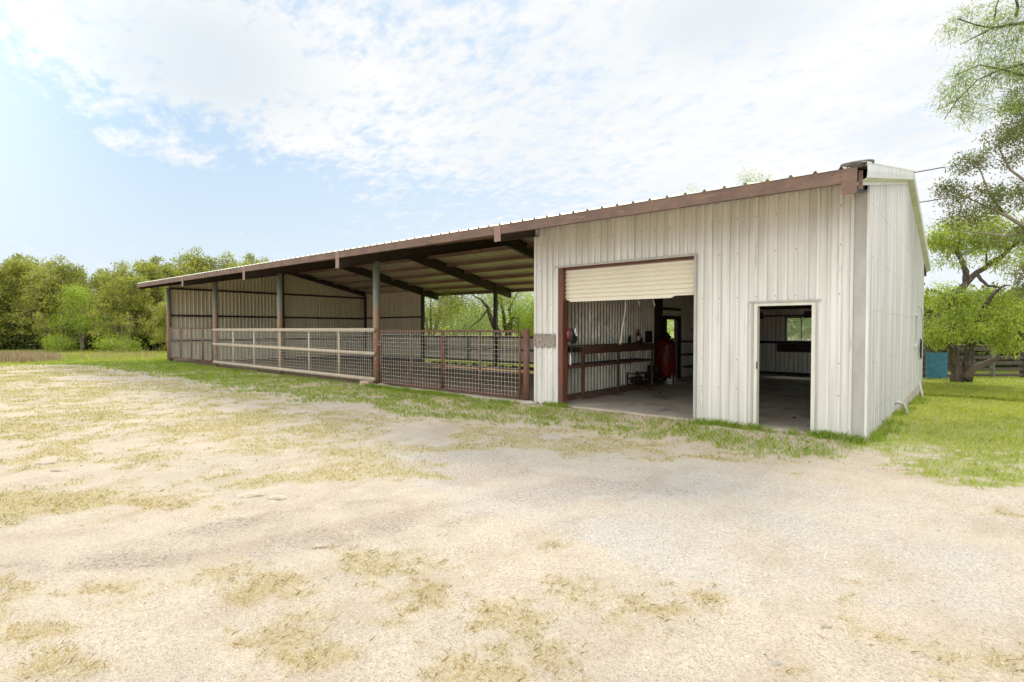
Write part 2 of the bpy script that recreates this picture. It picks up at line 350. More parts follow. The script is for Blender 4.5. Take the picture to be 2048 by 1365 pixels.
DRYE = [ell(*e) for e in ((765, 1135, 95, 45), (545, 1165, 60, 40), (1000, 1235, 110, 60), (1110, 1290, 75, 40), (620, 1325, 110, 40), (700, 1310, 60, 20), (1180, 1165, 80, 18), (1230, 1205, 90, 28),
        (1340, 1200, 110, 35), (1690, 1225, 50, 38), (1745, 1262, 60, 20), (1800, 1285, 30, 12), (1985, 1330, 95, 32), (1610, 1350, 32, 16), (2040, 1365, 80, 20), (100, 1175, 110, 22),
        (60, 1235, 100, 26), (250, 1160, 70, 18), (470, 1285, 60, 25), (540, 1255, 60, 20), (150, 1345, 90, 18), (1990, 1018, 30, 9), (330, 1005, 90, 14), (120, 1000, 120, 20), (30, 1340, 60, 30),
        (790, 1205, 70, 30), (850, 1180, 45, 25), (925, 1330, 60, 18), (60, 1290, 50, 20), (1040, 1115, 15, 5), (1110, 1085, 14, 5), (795, 967, 18, 4), (1425, 1180, 40, 25), (1120, 1345, 120, 12))]
def zones(x, y):
    wx = x + (fbm(x * 1.1 + 3, y * 1.1, 4) - .5) * 1.5; wy = y + (fbm(x * 1.1 + 40, y * 1.1 + 9, 4) - .5) * 1.5
    n1 = fbm(x * 1.6 + 70, y * 1.6, 4); n2 = fbm(x * .55 + 20, y * .55 + 4, 3); n3 = fbm(x * 5 + 1, y * 5, 3); n4 = fbm(x * 13 + 1, y * 13, 3)
    g = np.zeros(x.shape)
    for p in GREEN: g = np.maximum(g, pip(wx + (n4 - .5) * .5, wy + (n4 - .5) * 1.4, p) * sstep(n1 * .36 + n3 * .32 + n4 * .32, .36, .56))
    lawn = np.zeros(x.shape)
    for p in LAWN: lawn = np.maximum(lawn, pip(wx + (n4 - .5) * .6, wy + (n4 - .5) * .9, p) * 1.)
    lawn = np.maximum(lawn, pip(x, y, BACK) * 1.)
    lawn = lawn * sstep(n1 * .4 + n3 * .3 + n4 * .3 + .3 * sstep(y, -1, 3), .38, .58)
    pt = np.zeros(x.shape)
    for p in PATCHY: pt = np.maximum(pt, pip(wx, wy, p) * sstep(n1 * .36 + n2 * .22 + n3 * .22 + n4 * .2, .43, .56))
    far_left = sstep(-x, 33, 37) * (x < -30)
    pt = np.maximum(pt, far_left * .8)
    dr = np.zeros(x.shape)
    for c, a, b in DRYE:
        dx, dy = wx * .35 + x * .65 - c[0], wy * .35 + y * .65 - c[1]; det = a[0] * b[1] - a[1] * b[0]
        u = (dx * b[1] - dy * b[0]) / det; v = (dy * a[0] - dx * a[1]) / det
        dr = np.maximum(dr, sstep(1.15 - np.sqrt(u * u + v * v) * .8 - (n3 - .5) * 2.2 - (n4 - .5) * 2.4 - (n1 - .5) * 1.0, 0, 1.1))
    inb = (x > -31) & (x < -.07) & (y > -.12) & (y < 11.9)
    for a in (g, lawn, pt, dr): a[inb] = 0
    return g, lawn, pt, dr

# ------------------------------------------------------------------ ground
def ground_mat():
    q, b, o = begin('ground')
    v = q.new('ShaderNodeTexCoord').outputs['Object']
    def at_(n):
        a = q.new('ShaderNodeAttribute'); a.attribute_name = n; return a.outputs['Fac']
    n1 = q.noise(v, .45, 5, .6); n2 = q.noise(v, 3.5, 6, .65); n3 = q.noise(v, 38, 5, .7); n4 = q.noise(v, 110, 4, .75); n5 = q.noise(q.mapping(v, (1, .45, 1), (0, 0, 0), (0, 0, .7)), 1.4, 7, .7)
    base = q.mix(q.ramp(n1, .38, .62), (.63, .51, .38), (.55, .455, .35))
    base = q.mix(q.ramp(n2, .42, .66, 0, .6), base, (.72, .60, .455))
    base = q.mix(q.math('MULTIPLY', at_('gravel'), .9), base, (.57, .515, .445))
    vo = q.new('ShaderNodeTexVoronoi'); q.l.new(v, vo.inputs['Vector']); vo.inputs['Scale'].default_value = 42; vo.inputs['Randomness'].default_value = 1
    stone = q.ramp(vo.outputs['Distance'], .22, .42, 1, 0)
    sc = q.new('ShaderNodeSeparateColor'); q.l.new(vo.outputs['Color'], sc.inputs[0])
    pick = q.ramp(sc.outputs[0], .55, .6)
    base = q.mix(q.math('MULTIPLY', q.math('MULTIPLY', stone, pick), q.math('ADD', q.math('MULTIPLY', at_('gravel'), .6), .18)), base, q.mix(sc.outputs[1], (.32, .285, .24), (.62, .58, .51)))
    grit = q.math('MULTIPLY', q.ramp(n3, .52, .60), at_('grit'))
    base = q.mix(q.math('MULTIPLY', at_('grit'), .6), base, (.40, .32, .255))
    base = q.mix(q.math('MULTIPLY', grit, .8), base, (.17, .135, .11))
    base = q.mix(q.ramp(n4, .44, .62, 0, .6), base, (.27, .205, .14))
    base = q.mix(q.ramp(n3, .50, .70, 0, .35), base, (.36, .30, .23))
    base = q.mix(q.ramp(n5, .46, .66, 0, .7), base, (.44, .345, .25))
    base = q.mix(q.math('MULTIPLY', at_('track'), q.ramp(n2, .3, .6, .35, .8)), base, (.55, .46, .35))
    base = q.mix(q.ramp(n5, .22, .40, .5, 0), base, (.76, .67, .52))
    thatch = q.mix(n2, (.50, .38, .19), (.40, .325, .14))
    base = q.mix(q.math('MULTIPLY', at_('cover'), q.ramp(n3, .3, .6, .55, .95)), base, thatch)
    green = q.mix(q.ramp(n2, .35, .65), (.22, .30, .05), (.36, .38, .10))
    base = q.mix(at_('lawn'), base, q.mix(q.ramp(n3, .35, .7), green, (.34, .31, .14)))
    dirt = q.mix(q.ramp(n2, .35, .65), (.27, .195, .14), (.18, .13, .095))
    dirt = q.mix(q.ramp(n3, .60, .7), dirt, (.38, .285, .20))
    base = q.mix(at_('dirt'), base, dirt)
    base = q.mix(q.math('MULTIPLY', at_('sunlit_sand'), q.ramp(n3, .25, .5)), base, q.mix(n2, (.62, .43, .25), (.45, .30, .17)))  # paler sand colour carries the band of sun on the shed floor
    q.l.new(base, b.inputs['Base Color']); b.inputs['Roughness'].default_value = .95; b.inputs['Specular IOR Level'].default_value = .15
    bn = q.new('ShaderNodeBump'); bn.inputs['Strength'].default_value = 1.; bn.inputs['Distance'].default_value = .035
    hsum = q.math('ADD', q.math('MULTIPLY', n3, .5), q.math('ADD', q.math('MULTIPLY', n4, .15), q.math('MULTIPLY', stone, .18)))
    q.l.new(hsum, bn.inputs['Height']); q.l.new(bn.outputs[0], b.inputs['Normal'])
ground_mat()
def axis(lo, hi, st, far):
    a = list(np.arange(lo, hi + 1e-6, st)); s = st; p = a[-1]
    up = []
    while p < far: s *= 1.18; p += s; up.append(p)
    s = st; p = lo; dn = []
    while p > -far: s *= 1.18; p -= s; dn.append(p)
    return np.array(dn[::-1] + a + up)
gx, gy = axis(-32, 6, .11, 900), axis(-9.5, 13, .11, 900)
XX, YY = np.meshgrid(gx, gy, indexing='ij')
ZZ = height(XX, YY)
inrect = (XX > -30.9) & (XX < -6.5) & (YY > .1) & (YY < 11.9)
ZZ = ZZ + np.where(inrect, .06 * sstep(fbm(XX * 1.3, YY * 1.3, 3), .5, .8) * sstep(YY, 9.8, 11.4), 0)
ii = np.arange(len(gx) * len(gy)).reshape(len(gx), len(gy))
fc = np.stack([ii[:-1, :-1], ii[1:, :-1], ii[1:, 1:], ii[:-1, 1:]], -1).reshape(-1, 4)
gv = np.stack([XX, YY, ZZ], -1).reshape(-1, 3)
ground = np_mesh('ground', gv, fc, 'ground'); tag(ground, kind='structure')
ground.data.polygons.foreach_set('use_smooth', np.ones(len(fc), bool))
g_, l_, p_, d_ = zones(XX, YY)
def attr(n, a):
    at_ = ground.data.attributes.new(n, 'FLOAT', 'POINT'); at_.data.foreach_set('value', np.clip(a, 0, 1).astype(np.float32).ravel())
attr('cover', np.maximum(np.maximum(g_ * .9, p_ * .75), d_ * .6)); attr('lawn', l_)
dirt_ = (sstep(XX, -31.1, -30.8) * sstep(-XX, 6.3, 6.5) * sstep(YY, -.32 , -.05) * sstep(-YY, -12.1, -11.9))
attr('dirt', dirt_)
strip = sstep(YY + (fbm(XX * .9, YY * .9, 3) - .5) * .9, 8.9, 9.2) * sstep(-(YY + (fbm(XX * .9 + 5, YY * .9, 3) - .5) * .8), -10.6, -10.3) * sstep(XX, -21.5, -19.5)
attr('sunlit_sand', strip * dirt_)  # sandy strip, with the sun from the rear opening painted into its colour
gw = XX + (fbm(XX * .7, YY * .7, 3) - .5) * 2; gw2 = YY + (fbm(XX * .7 + 8, YY * .7, 3) - .5) * 2
GRAVEL = P2([(1000, 850), (1300, 930), (1900, 990), (2200, 1050), (2300, 1300), (1850, 1230), (1500, 1150), (1250, 1080), (900, 1030), (700, 900)])
def near_line(px_pts, w_):
    L_ = [gnd(a, b) for a, b in px_pts]; dmin = np.full(XX.shape, 99.)
    for (x1, y1), (x2, y2) in zip(L_[:-1], L_[1:]):
        vx, vy = x2 - x1, y2 - y1; tt = np.clip(((XX - x1) * vx + (YY - y1) * vy) / (vx * vx + vy * vy), 0, 1)
        dmin = np.minimum(dmin, np.hypot(XX - x1 - tt * vx + (fbm(XX * .8, YY * .8, 3) - .5) * .35, YY - y1 - tt * vy))
    return sstep(w_ - dmin, 0, w_ * .6)
attr('track', np.maximum(near_line([(-300, 1110), (400, 1085), (900, 985), (1250, 925), (1500, 925), (2200, 1020)], .28), near_line([(-100, 1230), (600, 1130), (1150, 1020), (1500, 1000), (2250, 1130)], .30)) * .8)
attr('gravel', np.maximum(pip(gw, gw2, GRAVEL) * (.4 + .6 * sstep(fbm(XX * 1.2, YY * 1.2, 3), .35, .6)), .12))
GRIT = P2([(180, 1100), (420, 1040), (640, 1005), (860, 1010), (1080, 1050), (900, 1090), (640, 1130), (450, 1180), (200, 1170), (-50, 1140)])
GRIT2 = P2([(760, 900), (1050, 905), (1330, 990), (1100, 1030), (850, 960)])
attr('grit', np.maximum(pip(gw * .5 + XX * .5, gw2 * .5 + YY * .5, GRIT) * sstep(fbm(XX * 1.7, YY * 1.7, 3), .28, .55), .55 * pip(gw, gw2, GRIT2)) + .08)

# ------------------------------------------------------------------ metal barn
EAVE_F, RIDGE, EAVE_B = -1.30, 5.97, 13.24
def zr(x, y):                                   # top of the rafters
    b = 3.77 + .207 * (min(y, 2 * RIDGE - y) - EAVE_F)
    return b - x * .0062
barn = empty('metal_barn', 'long metal barn, open shed bays at left, enclosed workshop at right', 'barn')
def sheet(name, mat, p0, u, length, spans, n, parent, period=.153, base=.058, top=.034, depth=.036, screws=None, phase=0.):
    """ribbed sheet standing along u from p0; spans(s) -> list of (zb, zt)"""
    p0 = np.array(p0, float); u = np.array(u, float); n = np.array(n, float)
    prof = []; s = -period + phase
    while s < length + period:
        prof += [(s, 0), (s + (base - top) / 2, depth), (s + (base + top) / 2, depth), (s + base, 0)]; s += period
    ss = [q[0] for q in prof]; oo = [q[1] for q in prof]
    cuts = sorted(set([0., length] + [q for q in ss if 0 < q < length] + [c for c in sheet.cuts if 0 < c < length]))
    off = np.interp(cuts, ss, oo); mb = MB()
    for i in range(len(cuts) - 1):
        a, b = cuts[i], cuts[i + 1]
        if b - a < 1e-5: continue
        pa = p0 + u * a + n * off[i]; pb = p0 + u * b + n * off[i + 1]
        for sp in spans((a + b) / 2):
            (za0, zb0), (za1, zb1) = (sp(a), sp(b)) if callable(sp) else (sp, sp)
            mb.add([(pa[0], pa[1], za0), (pb[0], pb[1], za1), (pb[0], pb[1], zb1), (pa[0], pa[1], zb0)], [(0, 1, 2, 3)])
    if screws:
        for zrow in screws:
            s = phase - period + base / 2
            k = 0
            while s < length:
                if s > .03:
                    sp_ok = [1 for sp in spans(s) if (sp(s) if callable(sp) else sp)[0] + .02 < zrow < (sp(s) if callable(sp) else sp)[1] - .02]
                    if sp_ok and (k % 2 == 0 and random.random() < .7):
                        c = p0 + u * s + n * (depth + .001); c[2] = zrow + random.uniform(-.006, .006)
                        w = .0085
                        vs = [c + u * w * math.cos(a) + np.array([0, 0, 1]) * w * math.sin(a) for a in np.arange(6) * math.pi / 3]
                        vt = [q + n * .004 for q in vs]
                        mb.add(vs + vt, [tuple(range(6, 12))] + [(i, (i + 1) % 6, 6 + (i + 1) % 6, 6 + i) for i in range(6)], 1)
                s += period; k += 1
    return mb.build(name, [mat, 'dark_steel'], parent)
sheet.cuts = []
XW = -6.46
DX1, DX2, DH = -5.70, -2.71, 2.99
MX1, MX2, MH = -1.69, -.76, 2.09
# front wall
sheet.cuts = [DX1 - XW, DX2 - XW, MX1 - XW, MX2 - XW]
def fspan(s):
    x = XW + s; top = zr(x, 0) - .005
    if DX1 < x < DX2: return [(DH, top)]
    if MX1 < x < MX2: return [(MH, top)]
    return [(-.04, top)]
wall = sheet('front_wall', 'siding', (XW, 0, 0), (1, 0, 0), -XW - .25, fspan, (0, -1, 0), barn, screws=(.62, 1.12, 2.2, 2.95, 3.55), phase=.03)
# right gable wall with a window
SWX = -.09
SY1, SY2, SZ1, SZ2 = 8.25, 9.35, 1.2, 2.05
sheet.cuts = [SY1, SY2, 5.97]
def gspan(x0, zb, win=None, y0=0.):
    def f(s):
        y = y0 + s
        top = lambda q: zr(x0, y0 + q) - .005
        if win and win[0] < y < win[1]: return [lambda q: (zb, win[2]), lambda q: (win[3], top(q))]
        return [lambda q: (zb, top(q))]
    return f
sheet('right_wall', 'side_siding', (SWX, 0, 0), (0, 1, 0), 12.0, gspan(SWX, -.01, (SY1, SY2, SZ1, SZ2)), (1, 0, 0), barn, screws=(.35, 1.12, 1.95, 2.75, 3.55), phase=.05)
# back wall of the workshop with a window
WX1, WX2, WZ1, WZ2 = -4.07, -2.55, 1.21, 2.09
sheet.cuts = [WX1 - XW, WX2 - XW]
def bspan(s):
    x = XW + s; top = zr(x, 12) - .005
    if WX1 < x < WX2: return [(.0, WZ1), (WZ2, top)]
    return [(0., top)]
sheet('back_wall', 'liner', (XW, 12.0, 0), (1, 0, 0), -XW - .1, bspan, (0, -1, 0), barn)
# partition between workshop and shed, with a doorway
PDY1, PDY2, PDH = 6.76, 7.56, 1.97
sheet.cuts = [PDY1, PDY2, 5.97]
def pspan(s):
    top = lambda q: zr(XW, q) - .005
    if PDY1 < s < PDY2: return [lambda q: (PDH, top(q))]
    return [lambda q: (0.0, top(q))]
sheet('partition_wall', 'liner', (XW, 0.005, 0), (0, 1, 0), 11.98, pspan, (1, 0, 0), barn, depth=.045, base=.078, top=.022)
# shed end wall, shed back wall
sheet.cuts = [5.97]
sheet('end_wall', 'shed_siding', (-30.95, 0, 0), (0, 1, 0), 12.0, gspan(-30.95, -.12), (1, 0, 0), barn, period=.2, base=.09, top=.045, depth=.03)
sheet.cuts = []
sheet('rear_wall', 'shed_siding', (-30.94, 12.05, 0), (1, 0, 0), 6.15, lambda s: [(-.15, zr(-28, 12) - .01)], (0, -1, 0), barn, period=.2, base=.09, top=.045, depth=.03)

# roof sheets: ribs run up the slope
def roof(name, y0, y1):
    mb = MB(); x0, x1 = -31.25, .06; per, base, top, dep = .305, .062, .026, .034
    prof = []; s = x0 - per * .4
    while s < x1 + per: prof += [(s, 0), (s + (base - top) / 2, dep), (s + (base + top) / 2, dep), (s + base, 0)]; s += per
    xs = sorted(set([x0, x1] + [q[0] for q in prof if x0 < q[0] < x1])); of = np.interp(xs, [q[0] for q in prof], [q[1] for q in prof])
    for i in range(len(xs) - 1):
        a, b = xs[i], xs[i + 1]
        mb.add([(a, y0, zr(a, y0) + .006 + of[i]), (b, y0, zr(b, y0) + .006 + of[i + 1]), (b, y1, zr(b, y1) + .006 + of[i + 1]), (a, y1, zr(a, y1) + .006 + of[i])], [(0, 1, 2, 3)])
    return mb.build(name, 'roof_sheet', barn)
roof('roof', EAVE_F - .012, RIDGE); roof('roof', RIDGE, EAVE_B + .02)
cap = MB()
for sgn in (-1, 1):
    cap.add([(-31.25, RIDGE, zr(-31.25, RIDGE) + .065), (.06, RIDGE, zr(.06, RIDGE) + .065), (.06, RIDGE + sgn * .22, zr(.06, RIDGE) + .012), (-31.25, RIDGE + sgn * .22, zr(-31.25, RIDGE) + .012)], [(0, 1, 2, 3)])
cap.build('ridge_cap', 'trim_grey', barn)
# purlins (and the eave purlin that is the fascia)
def cee(mb, xa, xb, y, h=.17, w=.06, dz=0.):
    """C purlin along X hanging under the roof sheet at y"""
    za, zb = zr(xa, y) + dz, zr(xb, y) + dz; tn = .006
    mb.add([(xa, y, za), (xb, y, zb), (xb, y, zb - h), (xa, y, za - h), (xa, y + tn, za), (xb, y + tn, zb), (xb, y + tn, zb - h), (xa, y + tn, za - h)],
           [(0, 3, 2, 1), (4, 5, 6, 7), (0, 1, 5, 4), (3, 7, 6, 2), (0, 4, 7, 3), (1, 2, 6, 5)])
    for z0 in (0, -h + tn):
        mb.add([(xa, y + tn, za + z0), (xb, y + tn, zb + z0), (xb, y + w, zb + z0), (xa, y + w, za + z0), (xa, y + tn, za + z0 - tn), (xb, y + tn, zb + z0 - tn), (xb, y + w, zb + z0 - tn), (xa, y + w, za + z0 - tn)],
               [(0, 1, 2, 3), (4, 7, 6, 5), (0, 4, 5, 1), (3, 2, 6, 7), (0, 3, 7, 4), (1, 5, 6, 2)])
f_ = MB(); cee(f_, -31.2, -.215, EAVE_F, .185, .07, .004); f_.build('fascia', 'rust_primer', barn)
f_ = MB(); cee(f_, -31.2, -.02, EAVE_B - .08, .185, .07, .004); f_.build('rear_fascia', 'rust_primer', barn)
for y in list(np.linspace(EAVE_F, RIDGE, 7)[1:-1]) + [RIDGE - .16, RIDGE + .12] + list(np.linspace(RIDGE, EAVE_B, 7)[1:-1]):
    f_ = MB(); cee(f_, -31.15, -.16, y, .15, .06, 0); f_.build('purlin', 'purlin_paint', barn)
# rafters: I beams, front and rear ends closed by plates
XR = [-.135, -6.40, -12.5, -18.6, -24.7, -30.85]
DP = [.33, .33, .47, .47, .42, .30]
for k, (x, dp) in enumerate(zip(XR, DP)):
    r_ = MB(); tz = -.004
    w = .085 if k else .035
    for (ya, yb) in ((EAVE_F, RIDGE), (RIDGE, EAVE_B - .02)):
        for (hx, z0, z1) in ((w, 0, -.014), (.005, -.014, -dp + .014), (w, -dp + .014, -dp)):
            vs = []
            for yy in (ya, yb):
                zt = zr(x, yy) + tz - (.15 if 0 < k < 6 else .15) * 0
                vs += [(x - hx, yy, zt + z0), (x + hx, yy, zt + z0), (x + hx, yy, zt + z1), (x - hx, yy, zt + z1)]
            r_.add(vs, [(0, 1, 2, 3), (7, 6, 5, 4), (0, 4, 5, 1), (1, 5, 6, 2), (2, 6, 7, 3), (3, 7, 4, 0)])
    ro = r_.build('rafter', 'dark_steel', barn)
    z = zr(x, EAVE_F)
    if k < 5: MB().box(x - .088, x + .088, EAVE_F - .012, EAVE_F - .002, z - dp - .004, z + .0).build('end_plate', 'end_plate' if k else 'rust_primer', ro)
    z = zr(x, EAVE_B); MB().box(x - .08, x + .08, EAVE_B - .02, EAVE_B - .008, z - dp - .004, z).build('end_plate', 'end_plate', ro)
# workshop corner: end channel, rake trim, corner trim
MB().box(-.25, -.09, -.012, 0.0, -.05, zr(0, 0) - .3).build('corner_trim', 'trim_grey', barn)
MB().box(-.095, -.062, -.016, .05, -.05, zr(0, 0) - .2).build('corner_trim', 'trim_white', barn)
def rake(ya, yb):
    mb = MB(); xo = .035; vs = []
    for y in (ya, yb):
        z = zr(0, y)
        vs += [(xo - .05, y, z + .07), (xo + .02, y, z + .06), (xo + .027, y, z - .06), (xo + .02, y, z - .15), (xo - .05, y, z - .185), (-.085 + .032, y, z - .195), (-.085 + .030, y, z - .235)]
    n = 7
    return mb.add(vs, [(i, i + 1, n + i + 1, n + i) for i in range(n - 1)]).build('rake_trim', 'trim_white', barn)
rake(EAVE_F + .02, RIDGE); rake(RIDGE, EAVE_B)
# front channel between the last rafter and the rake trim
MB().box(-.05, -.0, EAVE_F + .10, EAVE_F + .12, zr(0, EAVE_F) - .26, zr(0, EAVE_F) - .02).build('eave_channel', 'end_plate', barn)
# posts
for x in XR[2:]:
    b_ = MB().tube([(x, 0, -.4), (x, 0, zr(x, 0) - .42)], .10 if x < -13 else .105, 20).build('post', 'pipe_green_rust', barn, True)
for x in (XR[3], XR[4], XR[5] + .08):
    MB().bar((x, 12, -.7), (x, 12, zr(x, 12) - .3), .17, .17).build('rear_post', 'dark_steel', barn)
for y in (6.1,):
    MB().bar((XR[5] + .1, y, -.4), (XR[5] + .1, y, zr(-31, y) - .3), .12, .12).build('end_post', 'dark_steel', barn)
# girts
for z in (1.05, 2.38, 3.8):
    MB().box(-30.9, -30.80, .1, 11.9, z - .05, z + .05).build('girt', 'dark_steel', barn)
for z in (-.16, 1.25, 2.42):
    MB().box(-30.8, -24.8, 11.92, 12.0, z - .045, z + .045).build('girt', 'dark_steel', barn)
MB().box(-30.9, -30.82, .1, 11.9, -.5, -.10).build('bottom_rail', 'dark_steel', barn)  # rail deepened into a dark board in place of the shaded gap below
MB().box(-30.8, -24.8, 11.9, 12.0, -.6, -.20).build('bottom_rail', 'dark_steel', barn)  # same dark board, painting the shade of the gap under the rear wall
# slab and foundation
MB().box(-6.44, -.11, .012, 11.98, -.3, .0).build('floor_slab', 'slab', barn)
MB().box(-6.5, -.06, .0, 12.06, -.8, -.012).build('foundation', 'foundation', barn)
# overhead door: frame, curtain, bottom bar
MB().box(-5.76, -5.64, -.03, .16, -.05, DH - .0).build('door_jamb', 'door_jamb', barn)
MB().box(DX2 - .012, DX2 + .03, -.05, .16, -.04, DH).build('door_jamb', 'trim_grey', barn)
MB().box(-5.84, DX2 + .03, -.045, -.022, DH - .005, DH + .04).build('door_header', 'trim_grey', barn)
MB().box(-5.64, DX2 - .02, .03, .16, DH - .05, DH + .03).build('door_header', 'door_jamb', barn)
cur = MB(); z = 2.31; zt = DH + .3; yb = .10; pts = []
while z < DH - .0:
    pts += [(z, .006), (z + .014, -.016), (z + .030, -.024), (z + .060, -.022), (z + .078, -.010), (z + .084, .006)]; z += .092
for i in range(len(pts) - 1):
    (za, oa), (zb, ob) = pts[i], pts[i + 1]
    cur.add([(-5.64, yb + oa, za), (DX2 - .015, yb + oa, za), (DX2 - .015, yb + ob, zb), (-5.64, yb + ob, zb)], [(0, 1, 2, 3)])
door = cur.build('overhead_door', 'shutter', barn)
bb = MB(); bb.add([(-5.62, yb - .018, 2.315), (DX2 - .02, yb - .018, 2.315), (DX2 - .02, yb - .018, 2.285), (-3.15, yb - .018, 2.285), (-3.22, yb - .018, 2.245), (-5.52, yb - .018, 2.245), (-5.56, yb - .018, 2.28), (-5.62, yb - .018, 2.28)] +
       [(-5.62, yb + .03, 2.315), (DX2 - .02, yb + .03, 2.315), (DX2 - .02, yb + .03, 2.285), (-3.15, yb + .03, 2.285), (-3.22, yb + .03, 2.245), (-5.52, yb + .03, 2.245), (-5.56, yb + .03, 2.28), (-5.62, yb + .03, 2.28)],
       [(7, 6, 5, 4, 3, 2, 1, 0), (8, 9, 10, 11, 12, 13, 14, 15)] + [(i, (i + 1) % 8, 8 + (i + 1) % 8, 8 + i) for i in range(8)])
bb.build('bottom_bar', 'shutter', door)
# walk door frame
fr = MB(); fr.box(MX1 - .0, MX1 + .055, -.03, .11, -.04, MH - .05); fr.box(MX2 - .055, MX2, -.03, .11, -.04, MH - .05); fr.box(MX1, MX2, -.03, .11, MH - .05, MH)
df = fr.build('door_frame', 'door_white', barn)
MB().box(MX1 + .05, MX1 + .062, -.045, -.012, .98, 1.10).build('strike_plate', 'dark_steel', df)
tr = MB(); tr.box(MX1 - .035, MX1 - .002, -.042, 0, -.04, MH); tr.box(MX2 + .002, MX2 + .035, -.042, 0, -.04, MH); tr.box(MX1 - .06, MX2 + .06, -.048, 0, MH + .002, MH + .035)
tr.build('door_trim', 'trim_grey', barn)
# windows
def window(name, horizontal, a0, a1, z0, z1, c, n):
    fr = MB(); w = .03
    def bx(u0, u1, q0, q1, t0=-.04, t1=.04):
        if horizontal: fr.box(u0, u1, c + t0, c + t1, q0, q1)
        else: fr.box(c + t0, c + t1, u0, u1, q0, q1)
    bx(a0 - .03, a0 + w, z0 - .03, z1 + .03); bx(a1 - w, a1 + .03, z0 - .03, z1 + .03); bx(a0 + w, a1 - w, z0 - .03, z0 + w); bx(a0 + w, a1 - w, z1 - w, z1 + .03)
    for i in range(1, n): u = a0 + (a1 - a0) * i / n; bx(u - .012, u + .012, z0 + w, z1 - w, -.02, .02)
    wn = fr.build('window', 'trim_white' if not horizontal else 'trim_grey', barn)
    p = MB()
    if horizontal: p.box(a0 + w, a1 - w, c - .004, c + .004, z0 + w, z1 - w)
    else: p.box(c - .004, c + .004, a0 + w, a1 - w, z0 + w, z1 - w)
    p.build('pane', 'dusty_glass', wn)
window('w', True, WX1, WX2, WZ1, WZ2, 12.0, 3)
window('w', False, SY1, SY2, SZ1, SZ2, SWX + .02, 2)
# framing inside the workshop
for z in (1.17, 2.44):
    MB().box(-6.38, -.12, 11.86, 11.93, z - .045, z + .045).build('girt', 'dark_steel', barn)
MB().box(-.2, -.12, .1, 11.9, 1.1, 1.2).build('girt', 'dark_steel', barn)
MB().box(-6.38, -.12, 11.85, 11.96, 0.004, .07).build('base_angle', 'dark_steel', barn)
for y in (6.16,): MB().box(-6.42, -6.26, y - .12, y + .12, 0, zr(-6.4, y) - .34).build('column', 'dark_steel', barn)
MB().box(-.26, -.12, 5.9, 6.1, 0, zr(0, 6) - .34).build('column', 'dark_steel', barn)
MB().box(-4.35, -2.45, 11.84, 11.86, .82, 1.12).build('wall_board', 'board_brown', barn)
pf = MB(); pf.box(-6.44, -6.33, PDY1 - .14, PDY1, 0, PDH + .12); pf.box(-6.44, -6.33, PDY2, PDY2 + .3, 0, PDH + .12); pf.box(-6.44, -6.33, PDY1, PDY2, PDH, PDH + .12); pf.box(-6.42, -6.34, PDY1 - .3, PDY2 + .3, PDH + .30, PDH + .38)
pf.build('inner_door_frame', 'dark_steel', barn)
# beam along the workshop under the rafters
MB().box(-6.36, -.3, 5.9, 6.04, 3.3, 3.5).build('tie_beam', 'dark_steel', barn)
MB().box(-6.36, -.3, .35, .47, 2.55, 2.67).build('door_beam', 'dark_steel', barn)

# curb along the gates
cb = MB(); n = 30
for i in range(n):
    a, b = -12.35 + (6.0 * i / n), -12.35 + (6.0 * (i + 1) / n)
    j = [random.uniform(-.02, .02) for _ in range(2)]
    cb.box(a, b + .001 * (i % 2), -.30 + j[0] * .5, -.155, -.3, .022 + j[1] * .3)
tag(cb.build('concrete_curb', 'concrete'), 'low rough concrete curb running under the two rusty mesh gates', 'curb')

# ------------------------------------------------------------------ gates and fences at the front of the shed
def mesh_wires(mb, xa, xb, y, z0, z1, sp=.104, r=.0019, slope=0.):
    n = max(2, int(round((xb - xa) / sp)))
    for i in range(1, n): x = xa + (xb - xa) * i / n; mb.bar((x, y, z0), (x, y, z1), r * 2, r * 2, (0, 1, 0))
    n = max(2, int(round((z1 - z0) / sp)))
    for i in range(1, n):
        z = z0 + (z1 - z0) * i / n; mb.bar((xa, y + r * 2, z), (xb, y + r * 2, z), r * 2, r * 2)
def gate(label, xa, xb, y, z0, z1, mat, ups, r=.026, group=None, upr=None):
    g = empty('mesh_gate', label, 'gate', (xa, y, 0), group)
    tubeo('top_rail', [(xa, y, z1), (xb, y, z1)], r, mat, g); tubeo('bottom_rail', [(xa, y, z0), (xb, y, z0)], r, mat, g)
    for x in [xa, xb] + ups:
        tubeo('upright', [(x, y - (.001 if x in (xa, xb) else 0), z0 - .0), (x, y, z1 + .0)], upr or r, mat, g)
    w = MB(); mesh_wires(w, xa, xb, y - .03, z0, z1, .107); w.build('wire_mesh', 'wire', g)
    return g
g1 = gate('rust brown mesh gate hinged on the tall green and rust post, left of the pair', -12.15, -9.47, -.10, .09, 1.60, 'gate_rust', [-10.75], .028, 'rusty mesh gates of the shed')
g2 = gate('rust brown mesh gate latched to the short pipe post beside the workshop', -9.40, -6.80, -.10, .09, 1.60, 'gate_rust', [-8.08], .028, 'rusty mesh gates of the shed')
tubeo('latch', [(-12.2, -.16, 1.32), (-12.08, -.17, 1.28), (-12.1, -.17, 1.18), (-12.22, -.16, 1.2)], .010, 'chrome', g1)
g3 = gate('narrow rust red mesh gate at the far left end of the shed', -30.55, -24.85, -.06, .21, 1.70, 'gate_rust', [-28.9, -27.5, -26.06], .035, None, .045)
tag(tubeo('gate_post', [(-6.65, -.04, -.3), (-6.65, -.04, 1.66)], .075, 'gate_rust', None, 18), 'thick rusty pipe post standing between mesh gate and workshop wall', 'post')
tag(tubeo('gate_post', [(-6.79, .12, -.3), (-6.79, .12, 1.62)], .03, 'dark_steel', None, 12), 'thin dark upright post just behind the rusty latch post', 'post')
